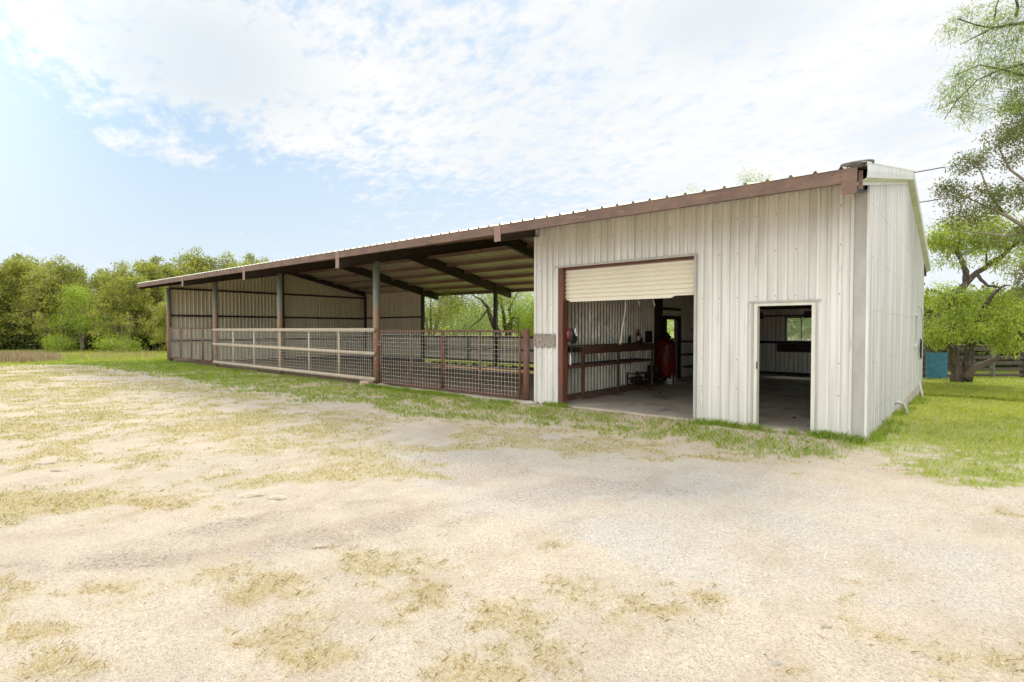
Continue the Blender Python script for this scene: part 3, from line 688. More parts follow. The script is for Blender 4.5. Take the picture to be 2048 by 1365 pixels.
pf_ = empty('pipe_fence', 'tan three rail pipe fence covered with wire mesh in front of the shed', 'fence', (-24.5, -.14, 0))
for za, zb, nm in ((1.63, 1.63, 'top_rail'), (1.0, .92, 'middle_rail'), (.20, .15, 'bottom_rail')):
    tubeo(nm, [(-24.55, -.14, za), (-18.6, -.14, (za + zb) / 2), (-12.4, -.14, zb)], .058, 'pipe_tan', pf_, 14)
for x in (-22.47, -20.5, -18.35, -16.25, -14.37): tubeo('upright', [(x, -.13, .18), (x, -.13, 1.62)], .04, 'pipe_tan', pf_, 12)
w = MB(); mesh_wires(w, -24.5, -12.42, -.204, .1, 1.68, .104, .0021); w.build('wire_mesh', 'wire', pf_)

# sheet metal fence between the rear posts
bf = empty('panel_fence', 'low tan sheet metal fence in a dark steel frame behind the shed', 'fence', (-24, 12.1, 0))
sheet.cuts = []
sheet('panel', 'shed_siding', (-24.7, 12.14, 0), (1, 0, 0), 18.2, lambda s: [(-.05, 1.2)], (0, -1, 0), bf, period=.2, base=.09, top=.045, depth=.03)
for z, nm in ((1.23, 'top_rail'), (.55, 'middle_rail'), (-.10, 'bottom_rail')): MB().box(-24.7, -6.5, 12.05, 12.1, z - .045, z + .045).build(nm, 'dark_steel', bf)
for x in (-22.7, -20.73, -16.6, -14.5, -12.5, -10.5, -8.5): MB().box(x - .05, x + .05, 12.0, 12.048, -.6 if x in (-12.5,) else -.1, 1.24).build('upright', 'dark_steel', bf)
MB().box(-12.6, -12.4, 11.9, 12.0, -.7, zr(-12.5, 12) - .3).build('rear_post', 'dark_steel', barn)

# ------------------------------------------------------------------ things at the workshop front
tag(MB().box(-6.44, -5.85, -.044, -.036, 1.25, 1.55).build('mottled_panel', 'mottled_panel'), 'small mottled camouflage panel fixed to the wall left of the big door', 'panel')
# hose reel on the inside of the jamb
hr = empty('hose_reel', 'red and black hose reel on the inside of the big door jamb', 'hose reel', (-5.55, .22, 1.5))
def disc(mb, c, axis, r, th, n=22):
    c = Vector(c); a = Vector(axis).normalized(); mb.tube([c - a * th / 2, c + a * th / 2], r, n)
dm = MB(); disc(dm, (-5.60, .2, 1.52), (1, .25, 0), .15, .06); dm.build('side_plate', 'tank_red', hr)
dm = MB(); disc(dm, (-5.53, .22, 1.5), (1, .25, 0), .17, .07); dm.build('spool', 'black_rubber', hr)
dm = MB(); disc(dm, (-5.47, .24, 1.60), (1, .25, 0), .075, .03); dm.bar((-5.48, .2, 1.66), (-5.42, .2, 1.50), .035, .03); dm.build('bracket', 'white_plastic', hr)
tubeo('hose', [(-5.57, .2, 1.36), (-5.56, .19, 1.15), (-5.57, .19, 1.02), (-5.55, .2, .92)], .014, 'black_rubber', hr)
MB().tube([(-5.575, .17, 1.12), (-5.57, .17, .98), (-5.575, .17, .86)], [.012, .022, .016], 10).build('nozzle', 'white_plastic', hr)
# pull rope
tag(MB().tube([(-4.2, .13, 2.27), (-4.215, .14, 2.0), (-4.27, .13, 1.7), (-4.30, .13, 1.45), (-4.32, .13, 1.34)], [.008, .012, .018, .021, .024], 8).build('pull_strap', 'rope', None, True), 'pale pull strap hanging from the roll up door', 'strap')
for dx, l, s in ((-3.93, .14, .03), (-3.62, .17, .05)):
    tag(MB().tube([(dx, .14, 2.27), (dx + s * .4, .14, 2.27 - l * .5), (dx + s, .14, 2.27 - l)], .007, 6).build('cord_end', 'rope'), 'frayed short cord end under the roll up door, %s' % ('nearer the long strap' if dx < -3.8 else 'farther right from the long strap'), 'cord')

# work bench with shelves
wb = empty('work_bench', 'long rusty brown steel work bench with two shelves along the ribbed wall', 'bench', (-6.1, 1.1, 0))
MB().box(-6.40, -5.86, 1.12, 4.80, 1.22, 1.255).build('bench_top', 'shelf_top', wb)
MB().box(-5.862, -5.84, 1.12, 4.80, 1.06, 1.245).build('apron', 'bench_wood', wb)
MB().box(-6.40, -5.87, 1.08, 1.115, 1.10, 1.22).build('apron', 'dark_steel', wb)
MB().box(-6.40, -5.88, .5, 4.75, .76, .80).build('shelf', 'shelf_top', wb)
MB().box(-5.88, -5.85, .5, 4.75, .745, .803).build('shelf_edge', 'bench_wood', wb)
MB().box(-6.40, -5.80, 1.0, 4.85, .012, .045).build('bottom_shelf', 'shelf_top', wb)
MB().box(-5.80, -5.765, 1.0, 4.85, .008, .065).build('shelf_edge', 'bench_wood', wb)
MB().box(-6.40, -5.92, .35, .98, .01, .05).build('bottom_board', 'bench_wood', wb)
for y in (1.14, 2.8, 4.78):
    MB().box(-5.90, -5.85, y - .025, y + .025, .04, 1.22).build('leg', 'bench_wood', wb)
# red compressor tank
TX, TY = -6.02, 6.02
tk = empty('air_tank', 'tall dark red upright air tank in the corner past the bench', 'air tank', (TX, TY, 0))
rt = .30
MB().lathe((TX, TY, 0), [(.02, .16), (.16, .17), (.25, .21), (rt, .30), (rt, 1.14), (.27, 1.25), (.18, 1.33), (.06, 1.36), (.01, 1.365)], 32).build('tank', 'tank_red', tk, True)
for a in range(3):
    an = a * 2.094 + .5; MB().bar((TX + .22 * math.cos(an), TY + .22 * math.sin(an), .0), (TX + .22 * math.cos(an), TY + .22 * math.sin(an), .26), .05, .03).build('leg', 'tank_red', tk)
md = MB(); md.lathe((TX + .02, TY - .04, 1.36), [(.05, 0), (.11, .03), (.11, .12), (.07, .17), (.04, .2)], 14); md.bar((TX - .12, TY, 1.42), (TX + .14, TY, 1.40), .09, .09); md.build('pump_head', 'black_rubber', tk)
MB().lathe((TX + .16, TY - .26, 1.13), [(.012, 0), (.035, .01), (.035, .03), (.01, .035)], 12).build('gauge', 'brass', tk)
hs = MB()
for k in range(3):
    pts = []
    for i in range(25):
        a = i / 24 * 2 * math.pi; pts.append((TX + .20 + .12 * math.cos(a) + .02 * k, TY - .27 + .10 * math.cos(a), 1.12 - .06 * k + (.13 + .08 * k) * math.sin(a)))
    hs.tube(pts, .007, 6, cap=False)
hs.build('coiled_hose', 'black_rubber', tk, True)
tag(tubeo('air_hose', [(TX - .3, TY - .55, .35), (TX - .1, TY - .5, .25), (TX + .05, TY - .45, .06), (TX + .2, TY - .42, .03), (TX + .34, TY - .35, .12), (TX + .33, TY - .3, .32)], .011, 'pipe_tan', None, 8), 'thin pale hose looping to the floor in front of the red tank', 'hose')
pm = empty('pump_motor', 'small black pump motor on the floor between bench and red tank', 'motor', (-6.1, 5.2, 0))
MB().box(-6.3, -5.85, 4.95, 5.5, .04, .12).build('base', 'dark_steel', pm)
a_ = MB(); a_.tube([(-6.08, 5.0, .27), (-6.08, 5.35, .27)], .13, 18); a_.tube([(-6.08, 4.95, .27), (-6.08, 5.0, .27)], .06, 14); a_.build('motor', 'black_rubber', pm, True)
MB().box(-6.25, -5.93, 5.25, 5.45, .3, .55).build('housing', 'dark_steel', pm)
cr = empty('scrap_crate', 'low black metal crate of scrap under the far end of the bench', 'crate', (-6.1, 4.4, 0))
c_ = MB()
for x in (-6.3, -5.95):
    for y in (4.1, 4.65): c_.box(x - .015, x + .015, y - .015, y + .015, .05, .42)
for z in (.08, .25, .4):
    c_.box(-6.31, -5.94, 4.09, 4.11, z - .015, z + .015); c_.box(-6.31, -5.94, 4.64, 4.66, z - .015, z + .015); c_.box(-5.96, -5.94, 4.11, 4.64, z - .015, z + .015)
c_.build('frame', 'dark_steel', cr)
MB().tube([(-6.2, 4.2, .2), (-6.1, 4.5, .24)], .09, 12).build('scrap_metal', 'dark_steel', cr)
fe = empty('spray_bottle', 'small dark bottle with a white label on the far end of the bench', 'bottle', (-6.1, 4.35, 1.255))
MB().lathe((-6.1, 4.35, 1.257), [(.055, 0), (.058, .02), (.058, .24), (.03, .30), (.022, .36), (.03, .38), (.012, .41)], 16).build('body', 'tank_red', fe, True)
MB().lathe((-6.1, 4.35, 1.33), [(.060, 0), (.0605, .005), (.0605, .13), (.060, .135)], 16).build('paper_label', 'white_plastic', fe, True)
tag(MB().lathe((-6.15, 3.95, 1.257), [(.04, 0), (.04, .16), (.02, .2), (.02, .23)], 12).build('oil_bottle', 'black_rubber'), 'short black oil bottle on the bench left of the labelled bottle', 'bottle')
tag(MB().lathe((-6.2, 4.65, 1.257), [(.07, 0), (.07, .14), (.066, .145)], 14).build('grease_can', 'dark_steel'), 'dark round can at the far right end of the bench', 'can')
bx_ = MB().box(-6.40, -6.28, 5.35, 5.62, 1.25, 1.6).build('switch_box', 'dark_steel', None, bevel=.01); tag(bx_, 'dark electrical switch box on the ribbed wall above the motor', 'switch box')
# wall shelves beyond the inner door
for i, (z, ya, yb, d_) in enumerate(((1.64, 8.9, 9.9, .22), (1.23, 7.9, 11.4, .3), (.79, 7.9, 11.4, .3), (.36, 8.2, 11.4, .3))):
    tag(MB().box(-6.41, -6.41 + d_, ya, yb, z - .025, z + .02).build('wall_shelf', 'dark_steel'), ('short dark shelf highest on the ribbed wall beyond the tank', 'upper long dark shelf on the wall beyond the red tank', 'middle long dark shelf on the wall beyond the red tank', 'lowest long dark shelf on the wall beyond the red tank')[i], 'shelf', 'dark shelves on the workshop wall')
for i, (y, z, h, r) in enumerate(((9.1, 1.665, .10, .04), (9.35, 1.665, .14, .035), (9.55, 1.665, .08, .05))):
    tag(MB().lathe((-6.3, y, z), [(r, 0), (r, h), (r * .6, h * 1.15)], 10).build('jar', 'black_rubber'), ('small dark jar nearest on the highest wall shelf', 'taller dark jar in the middle of the highest wall shelf', 'squat dark jar at the far end of the highest wall shelf')[i], 'jar', 'jars on the highest wall shelf')
# heater tube and light on the workshop ceiling seen through the walk door
ht = empty('tube_heater', 'dark tube heater hung across the workshop below the rafters', 'heater', (-4, 7, 2.1))
MB().box(-4.6, -3.95, 8.4, 8.65, 1.98, 2.18).build('burner_box', 'dark_steel', ht)
tubeo('tube', [(-3.95, 8.5, 2.07), (-2.0, 8.5, 2.07)], .02, 'dark_steel', ht)
MB().box(-2.72, -2.5, 8.42, 8.6, 2.0, 2.2).build('bracket', 'dark_steel', ht)
for x in (-4.3, -2.6): tubeo('hanger', [(x, 8.5, 2.15), (x, 8.5, zr(x, 8.5) - .15)], .006, 'dark_steel', ht, 6)
tubeo('cable', [(-2.6, 8.45, 2.05), (-2.8, 8.45, 1.9), (-3.0, 8.45, 1.86), (-3.2, 8.45, 1.93), (-3.25, 8.45, 2.05)], .006, 'black_rubber', ht, 6)
# stones and grease spots on the floor
for i, (x, y) in enumerate(((-4.95, 3.3), (-1.35, 1.3))):
    tag(MB().lathe((x, y, .0), [(.015, 0), (.03, .012), (.02, .03), (.005, .035)], 8).build('clod', 'black_rubber'), ('small dark clod on the floor inside the big door', 'small dark clod on the floor inside the walk door')[i], 'clod')

# ------------------------------------------------------------------ things on the right gable wall and roof
tr_ = []
for i in range(49):
    a = i / 48 * 2 * math.pi; tr_.append((-.13 + .17 * math.cos(a), -.74 + .22 * math.sin(a), zr(-.3, -.74 + .22 * math.sin(a)) + .07))
ty = MB().tube(tr_, .034, 14, cap=False).build('old_tire', 'tire_rubber', None, True); tag(ty, 'old dark tire lying flat on the roof corner above the white trim', 'tire')
for i, (y, l, hook) in enumerate(((5.95, .62, True), (7.75, .62, False))):
    z = zr(0, y) + .03
    pts = [(.0, y, z - .02), (l, y, z + .0)]
    if hook: pts += [(l + .002, y, z - .13)]
    tag(tubeo('roof_rod', pts, .012, 'gate_rust', None, 8), ('thin rusty rod with a hooked tip sticking out at the roof peak', 'thin straight rusty rod sticking out behind the roof peak')[i], 'rod')
tag(tubeo('vent_pipe', [(-.08, 3.85, .13), (.02, 3.87, .15), (.08, 3.9, .12), (.12, 3.92, .03), (.14, 3.93, -.14)], .030, 'pvc_grey', None, 14), 'bent grey plastic pipe coming out low on the right gable wall', 'pipe')
tag(tubeo('drain_pipe', [(.0, 9.6, .13), (.02, 9.6, .05), (.07, 9.55, -.15), (.09, 9.5, -.35)], .03, 'white_plastic', None, 12), 'white drain pipe at the foot of the far end of the gable wall', 'pipe')
tag(tubeo('pipe_stub', [(1.0, 5.5, -.4), (1.0, 5.5, -.16)], .028, 'gate_rust', None, 12), 'short rusty pipe stub standing in the lawn by the gable wall', 'pipe stub')
wc = MB()
for k in range(7):
    pts = [( .0 + .02 * math.sin(k + i), 10.1 + .05 * math.cos(k * 2) + .10 * math.cos(i / 16 * 6.28 + k), .98 + .22 * math.sin(i / 16 * 6.28 + k) + .03 * k) for i in range(17)]
    wc.tube(pts, .007, 5, cap=False)
wc.tube([(-.04, 9.75, 2.3), (.0, 9.95, 2.25), (.02, 10.3, 1.9), (.02, 10.35, 1.4), (.0, 10.15, 1.05)], .006, 5)
tag(wc.build('coiled_wire', 'black_rubber'), 'black coiled wire hanging on the gable wall right of the window', 'wire')
# block and stones along the fence
def rock(name, loc, s, mat, label, cat='stone', seed=0, group=None, rz=0.):
    rg = np.random.default_rng(seed); import bmesh
    bm = bmesh.new(); bmesh.ops.create_icosphere(bm, subdivisions=2, radius=1)
    for v in bm.verts:
        d = np.array(v.co); k = 1 + .22 * math.sin(d[0] * 3 + seed) * math.cos(d[1] * 4 + seed * 2) + rg.uniform(-.09, .09)
        v.co = Vector((d[0] * s[0] * k, d[1] * s[1] * k, max(d[2], -.4) * s[2] * k))
    me = bpy.data.meshes.new(name); bm.to_mesh(me); bm.free(); me.materials.append(M[mat])
    o = bpy.data.objects.new(name, me); COL.objects.link(o); o.location = loc; o.rotation_euler = (0, 0, rz); return tag(o, label, cat, group)
c = gnd(733, 771, -.02)
bl = MB().box(-.19, .19, -.1, .1, -.06, .13).build('concrete_block', 'block_tan', None, bevel=.015); bl.location = (c[0], c[1], -.02); bl.rotation_euler = (0, 0, .12)
tag(bl, 'tan concrete block lying in front of the mesh fence by the tall post', 'block')
c = gnd(766, 772, -.02); rock('flat_stone', (c[0], c[1], 0), (.28, .15, .05), 'limestone', 'flat pale stone at the foot of the tall post', seed=3)
c = gnd(1031, 806, -.02); rock('field_stone', (c[0], c[1], -.01), (.09, .07, .06), 'block_tan', 'small tan stone in the grass tuft beside the workshop corner', seed=5)
c = gnd(1056, 808, -.02); rock('field_stone', (c[0], c[1], -.01), (.16, .10, .06), 'concrete', 'grey stone at the foot of the short rusty post', seed=6)
for i, (px, py, sx_, lb) in enumerate(((408, 740, .35, 'pale flat stone in the grass nearest the left shed gate'), (498, 742, .32, 'pale flat stone in the grass before the tan fence, middle one'), (515, 748, .45, 'longest pale flat stone in the grass before the tan fence'),
        (95, 927, .12, 'pale flat stone in the left field, leftmost one'), (118, 940, .12, 'small pale stone just right of the leftmost field stone'), (640, 1093, .06, 'white stone on the dark grit patch'), (1266, 857, .05, 'dark clod on the gravel below the workshop corner'),
        (500, 990, .15, 'long flat pale stone showing in the gravel, left one'), (555, 996, .11, 'flat pale stone showing in the gravel, right one'), (1653, 1252, .035, 'rounded pale stone left of the straw tuft'), (1555, 1328, .03, 'small dark rounded pebble at the front edge'))):
    c = gnd(px, py, -.03); rock('flat_stone' if sx_ > .1 else 'pebble', (c[0], c[1], float(height(c[0], c[1]))), (sx_, sx_ * .5, min(.03, sx_ * .7)), 'limestone' if 'dark' not in lb[:6] and 'small dark' not in lb else 'concrete', lb, 'stone', 20 + i, None, .8)

# ------------------------------------------------------------------ wooden fence beyond the lawn
A, B = np.array(at(1835, 757, 22.4)[:2]), np.array(at(2090, 757, 22.9)[:2])
gz = float(height(*A)) - .02
def fp(u): p = A + (B - A) * u; return p
wf = empty('board_fence', 'weathered brown board fence with a rusty top pipe behind the forked tree', 'fence', (A[0], A[1], gz))
L = np.linalg.norm(B - A); per = (B - A)[::-1] * np.array([1, -1]) / L
def bb_(u0, u1, z0, z1, off, th, nm, mat):
    a, b = fp(u0) + per * off, fp(u1) + per * off
    MB().bar((a[0], a[1], gz + (z0 + z1) / 2), (b[0], b[1], gz + (z0 + z1) / 2), th, z1 - z0).build(nm, mat, wf)
pos = [.045, .205, .415, .585, .82, 1.02]
for a, b in zip([-.02] + pos[1:-1], pos[1:]):
    for z0, z1 in ((.04, .16), (.30, .42), (.55, .69), (.80, .93), (1.14, 1.30)):
        j = random.uniform(-.012, .012); bb_(a, b, z0 + j, z1 + j, .03, .03, 'board', 'fence_wood')
for i, u in enumerate(pos): 
    p = fp(u) - per * .02; MB().bar((p[0], p[1], gz - .3), (p[0], p[1], gz + 1.33), .16 if i % 2 else .13, .16, (1, 0, 0)).build('post', 'dark_post' if i in (1, 4) else 'grey_post', wf)
a, b = fp(-.02), fp(1.02)
tubeo('top_pipe', [(a[0], a[1], gz + 1.37), (b[0], b[1], gz + 1.37)], .03, 'gate_rust', wf)
w = MB(); n = int(L / .11)
for i in range(n):
    p = fp(i / n) + per * .08; w.bar((p[0], p[1], gz), (p[0], p[1], gz + 1.3), .006, .006, (1, 0, 0))
for k in range(12):
    a, b = fp(0) + per * .08, fp(1) + per * .08; w.bar((a[0], a[1], gz + .1 + k * .105), (b[0], b[1], gz + .1 + k * .105), .006, .006)
w.build('wire_mesh', 'dark_steel', wf)
a, b = at(1852, 757, 21.9), at(1894, 757, 21.95)
bp = MB().bar((a[0], a[1], gz + .56), (b[0], b[1], gz + .56), .03, 1.06).build('blue_panel', 'blue_paint'); tag(bp, 'weathered blue painted board leaning on the wooden fence', 'board')

# ------------------------------------------------------------------ trees
def leaves_mesh(name, C_, n_per, spread, ll, lw, mat, parent, rg, droop=0., up=0., flat=1.):
    """many separate leaf blades round the cluster centres C_ (N,3)"""
    k = len(C_) * n_per; c = np.repeat(C_, n_per, 0)
    off = rg.normal(size=(k, 3)) * spread * np.array([1, 1, flat]); p = c + off
    d = rg.normal(size=(k, 3)); d += off / (np.linalg.norm(off, axis=1, keepdims=True) + 1e-6) * 1.1
    d[:, 2] += up - droop; d /= np.linalg.norm(d, axis=1, keepdims=True)
    q = rg.normal(size=(k, 3)); s = np.cross(d, q); s /= np.linalg.norm(s, axis=1, keepdims=True) + 1e-9
    L_ = (ll * rg.uniform(.6, 1.3, (k, 1))); W_ = (lw * rg.uniform(.7, 1.3, (k, 1)))
    v = np.stack([p, p + d * L_ * .45 + s * W_ / 2, p + d * L_, p + d * L_ * .45 - s * W_ / 2], 1).reshape(-1, 3)
    f = np.arange(k * 4).reshape(-1, 4)
    return np_mesh(name, v, f, mat, parent)
def grow(limbs, blobs, rg, seglen=.5, r_tw=.012, maxd=None, sag=.0):
    """limbs: list of [(x,y,z,r)...]; blobs: (cx,cy,cz,rx,ry,rz,n). returns twig MB and cluster centres"""
    mb = MB(); nodes = []; rad = []
    for lb in limbs:
        P_ = np.array([q[:3] for q in lb]); r_ = [q[3] for q in lb]
        # resample with a little wander
        pts = []; rs = []
        for i in range(len(P_) - 1):
            n = max(2, int(np.linalg.norm(P_[i + 1] - P_[i]) / seglen) + 1)
            for j in range(n):
                u = j / n; pts.append(P_[i] * (1 - u) + P_[i + 1] * u); rs.append(r_[i] * (1 - u) + r_[i + 1] * u)
        pts.append(P_[-1]); rs.append(r_[-1]); pts = np.array(pts)
        wob = rg.normal(size=pts.shape) * np.array(rs)[:, None] * .2; wob[0] = 0; pts = pts + wob
        mb.tube([tuple(q) for q in pts], rs, 9 if max(rs) > .06 else 6)
        nodes += list(pts); rad += rs
    C_ = []
    for (cx_, cy_, cz_, rx, ry, rz, n) in blobs:
        q = rg.normal(size=(n, 3)); q /= np.linalg.norm(q, axis=1, keepdims=True); q *= rg.uniform(.25, 1, (n, 1)) ** .5
        C_.append(np.array([cx_, cy_, cz_]) + q * np.array([rx, ry, rz]))
    C_ = np.concatenate(C_); nd = np.array(nodes); rd = np.array(rad)
    d0 = np.min(np.linalg.norm(C_[:, None] - nd[None], axis=2), axis=1); order = np.argsort(d0)
    NX = np.zeros((len(nd) + len(C_) * 3, 3)); NR = np.zeros(len(NX)); m_ = len(nd); NX[:m_] = nd; NR[:m_] = rd
    for i in order:
        c_ = C_[i]; dd = np.linalg.norm(NX[:m_] - c_, axis=1) + .35 * np.maximum(0, NX[:m_, 2] - c_[2]); j = int(np.argmin(dd)); a = NX[j]; D_ = np.linalg.norm(c_ - a)
        r0 = min(max(r_tw * (1 + D_ * .8), .004), NR[j] * .8 if NR[j] > .006 else .004)
        md_ = (a + c_) / 2 + rg.normal(size=3) * D_ * .10 + np.array([0, 0, D_ * (.10 - sag)]); q3 = md_ * .45 + c_ * .55 + rg.normal(size=3) * D_ * .05
        mb.tube([tuple(a), tuple(md_), tuple(q3), tuple(c_)], [r0, r0 * .75, r0 * .6, r0 * .35], 4 if D_ < 1.2 else 5, cap=False)
        for e, rr in ((md_, r0 * .75), (q3, r0 * .6), (c_, r0 * .4)): NX[m_] = e; NR[m_] = rr; m_ += 1
    return mb, C_
def juniper(rg, h, w, lean=0.):
    limbs = []; nb = 6
    for i in range(nb):
        a = i / nb * 6.28 + rg.uniform(-.4, .4); e = rg.uniform(.25, .8) * w; zt = h * rg.uniform(.55, .95)
        limbs.append([(rg.uniform(-.15, .15), rg.uniform(-.15, .15), -.2, .11), (math.cos(a) * e * .35, math.sin(a) * e * .35, zt * .35, .07), (math.cos(a) * e * .7, math.sin(a) * e * .7, zt * .7, .04), (math.cos(a) * e * .8, math.sin(a) * e * .8, zt, .015)])
    blobs = [(0, 0, h * .40, w, w, h * .38, 130), (0, 0, h * .68, w * .75, w * .75, h * .27, 90)]
    for i in range(9):
        a = rg.uniform(0, 6.28); e = rg.uniform(.2, .85) * w; z = h * rg.uniform(.45, .93) * (1 - .15 * e / w)
        blobs.append((math.cos(a) * e, math.sin(a) * e, z, w * .24, w * .24, h * .10, 14))
    blobs.append((rg.uniform(-.3, .3), 0, h * .93, w * .2, w * .2, h * .10, 12))
    return grow(limbs, blobs, rg, r_tw=.014)
def make_tree(name, label, loc, limbs_blobs, leaf, bark, rg, n_per, spread, ll, lw, group=None, rz=0, sc=(1, 1, 1), cat='tree', **kw):
    e = empty(name, label, cat, loc, group); e.rotation_euler = (0, 0, rz); e.scale = sc
    mb, C_ = limbs_blobs
    me = MB(); me.v = mb.v; me.f = mb.f; me.mi = mb.mi
    tr = me.build('trunk', bark, None, True); tr.parent = e
    cr = leaves_mesh('crown', C_, n_per, spread, ll, lw, leaf, None, rg, **kw); cr.parent = e
    return e
def copy_tree(src, loc, rz, sc, label):
    e = src.copy(); COL.objects.link(e); e.location = loc; e.rotation_euler = (0, 0, rz); e.scale = sc; e['label'] = label
    for ch in list(src.children):
        c_ = ch.copy(); COL.objects.link(c_); c_.parent = e
    return e
def zg(x, y): return float(height(np.array([x]), np.array([y]))[0])
protos = []
TL = [  # px, depth, height m, width factor, proto kind
    (-45, 41, 7.2, 'at the left edge of the picture'), (35, 43, 7.5, 'first from the left with a tall ragged top'), (118, 42, 7.2, 'second from the left, standing before a gap of sky'),
    (250, 40, 6.6, 'with drooping grey twigs, right of the bright green tree'), (318, 43, 7.4, 'just left of the shed roof corner'), (385, 46, 8.6, 'the tallest, rising above the left end of the roof'),
    (448, 47, 8.4, 'right beside the tallest one above the shed roof'), (505, 50, 8.8, 'showing only its pointed top above the shed roof'), (545, 54, 9.0, 'rightmost above the roof'),
    (75, 48, 7.9, 'behind the ragged ones at left'), (200, 47, 6.8, 'low one behind the gap of sky'), (-120, 44, 6.8, 'beyond the left edge'), (345, 38.5, 4.3, 'low one beside the left shed post')]
for k in range(3):
    rg = np.random.default_rng(50 + k)
    protos.append((juniper(rg, 6.5, 2.5), rg))
PT = []
for i, (px, dep, h, lb) in enumerate(TL):
    p = at(px, 690, dep); loc = (p[0], p[1], zg(p[0], p[1]) - .05); s = h / 6.5
    label = 'juniper in left tree line, ' + lb
    if i < 3:
        e = make_tree('juniper_tree', label, loc, protos[i][0], 'leaf_juniper', 'bark_light', protos[i][1], 62, .165, .20, .065, 'junipers in the left tree line', 0, (s * .95, s * .95, s), up=.5, flat=.7); PT.append(e)
    else: copy_tree(PT[i % 3], loc, i * 1.3, (s * random.uniform(.85, 1.05), s * random.uniform(.85, 1.05), s), label)
def free_tree(name, label, px, py, dep, h, w, leaf, bark, seed, n_per=50, spread=.3, ll=.14, lw=.04, group=None, trunk=True, zlow=.3, cat='tree', nb=8, **kw):
    rg = np.random.default_rng(seed); p = at(px, py, dep); loc = (p[0], p[1], zg(p[0], p[1]) - .05)
    limbs = []
    for i in range(5 if trunk else 4):
        a = rg.uniform(0, 6.28); e = w * rg.uniform(.3, .75); zt = h * rg.uniform(.6, .9)
        limbs.append([(0, 0, -.2, .15 * h / 7), (e * .15 * math.cos(a), e * .15 * math.sin(a), zt * .3, .11 * h / 7), (e * .6 * math.cos(a), e * .6 * math.sin(a), zt * .65, .07 * h / 7), (e * math.cos(a), e * math.sin(a), zt, .02)])
    blobs = [(0, 0, h * (zlow + 1) / 2, w * .8, w * .8, h * (1 - zlow) * .42, 60)]
    for i in range(nb):
        a = rg.uniform(0, 6.28); e = w * rg.uniform(.3, .95); z = h * rg.uniform(zlow + .08, .93); blobs.append((e * math.cos(a), e * math.sin(a), z, w * .3, w * .3, h * .11, 16))
    return make_tree(name, label, loc, grow(limbs, blobs, rg), leaf, bark, rg, n_per, spread, ll, lw, group, cat=cat, **kw)
# the bright tree and undergrowth in the left line
free_tree('elm_tree', 'bright green young broadleaf tree between the junipers at left', 165, 690, 40.5, 4.9, 1.6, 'leaf_lush', 'bark_grey', 81, 45, .25, .10, .06, zlow=.25)
free_tree('shrub', 'low bright green shrub under the left junipers, nearest the dry weeds', 120, 700, 38.5, 1.3, 1.2, 'leaf_lush', 'bark_grey', 82, 30, .2, .09, .05, 'low shrubs under the left tree line', False, .1, 'shrub', 4)
free_tree('shrub', 'low bright green shrub under the left junipers, halfway to the shed', 235, 700, 38.0, 1.2, 1.7, 'leaf_lush', 'bark_grey', 83, 30, .2, .09, .05, 'low shrubs under the left tree line', False, .1, 'shrub', 4)
# far wood behind the left line so that the ground never shows as an edge
def wood(name, pts, seed, n=26, h=4.5, mat='leaf_juniper_dark'):
    rg = np.random.default_rng(seed); C_ = []
    for (x, y, hh, ww) in pts:
        q = rg.normal(size=(n, 3)); q /= np.linalg.norm(q, axis=1, keepdims=True); q *= rg.uniform(.3, 1, (n, 1)) ** .4
        C_.append(np.array([x, y, hh * .5]) + q * np.array([ww, ww, hh * .5]))
    o = leaves_mesh(name, np.concatenate(C_), 45, .45, .3, .12, mat, None, rg, flat=.8); return tag(o, kind='stuff')
pts = []
for i in range(44):
    px = -260 + i * 22; dep = 56 + (i * 7 % 5) * 2; p = at(px, 690, dep); pts.append((p[0], p[1], 4.6 + (i * 13 % 7) * .22, 2.2))
wood('far_wood', pts, 5, 60)
pts = []
for i in range(60):
    px = -260 + i * 11; dep = 42.5 + (i * 7 % 5) * 1.1; p = at(px, 690, dep); pts.append((p[0], p[1], 1.5 + (i * 13 % 7) * .16, 1.0))
wood('undergrowth', pts, 8, 30, mat='leaf_juniper_dark')
pts = []
for i in range(16):
    px = 1820 + i * 20; dep = 27 + (i * 7 % 5) * .5; p = at(px, 690, dep); pts.append((p[0], p[1], 2.3 + (i * 13 % 7) * .16, 1.1))
wood('undergrowth', pts, 9, 60, mat='leaf_juniper_dark')
# ---- behind the shed
free_tree('juniper_tree', 'yellow green juniper seen behind the shed just right of its rear wall', 862, 690, 37, 6.2, 2.4, 'leaf_juniper', 'bark_light', 91, 60, .28, .15, .045, 'trees behind the shed', zlow=.08, up=.4)
free_tree('live_oak', 'pale grey green round bush tree in the middle of the shed opening', 925, 690, 38, 3.8, 2.9, 'leaf_pale', 'bark_grey', 92, 70, .3, .12, .05, 'trees behind the shed', zlow=.05)
free_tree('live_oak', 'second pale grey green bush tree, right behind the open gate bay', 975, 690, 40, 3.4, 2.4, 'leaf_pale', 'bark_grey', 93, 70, .3, .12, .05, 'trees behind the shed', zlow=.05)
free_tree('juniper_tree', 'dark green juniper seen behind the shed next to the workshop wall', 1062, 690, 33, 4.4, 1.7, 'leaf_lush', 'bark_light', 94, 60, .25, .13, .045, 'trees behind the shed', zlow=.1)
def px_limb(pts): return [tuple(at(a, b, d)) + (r,) for a, b, d, r in pts]
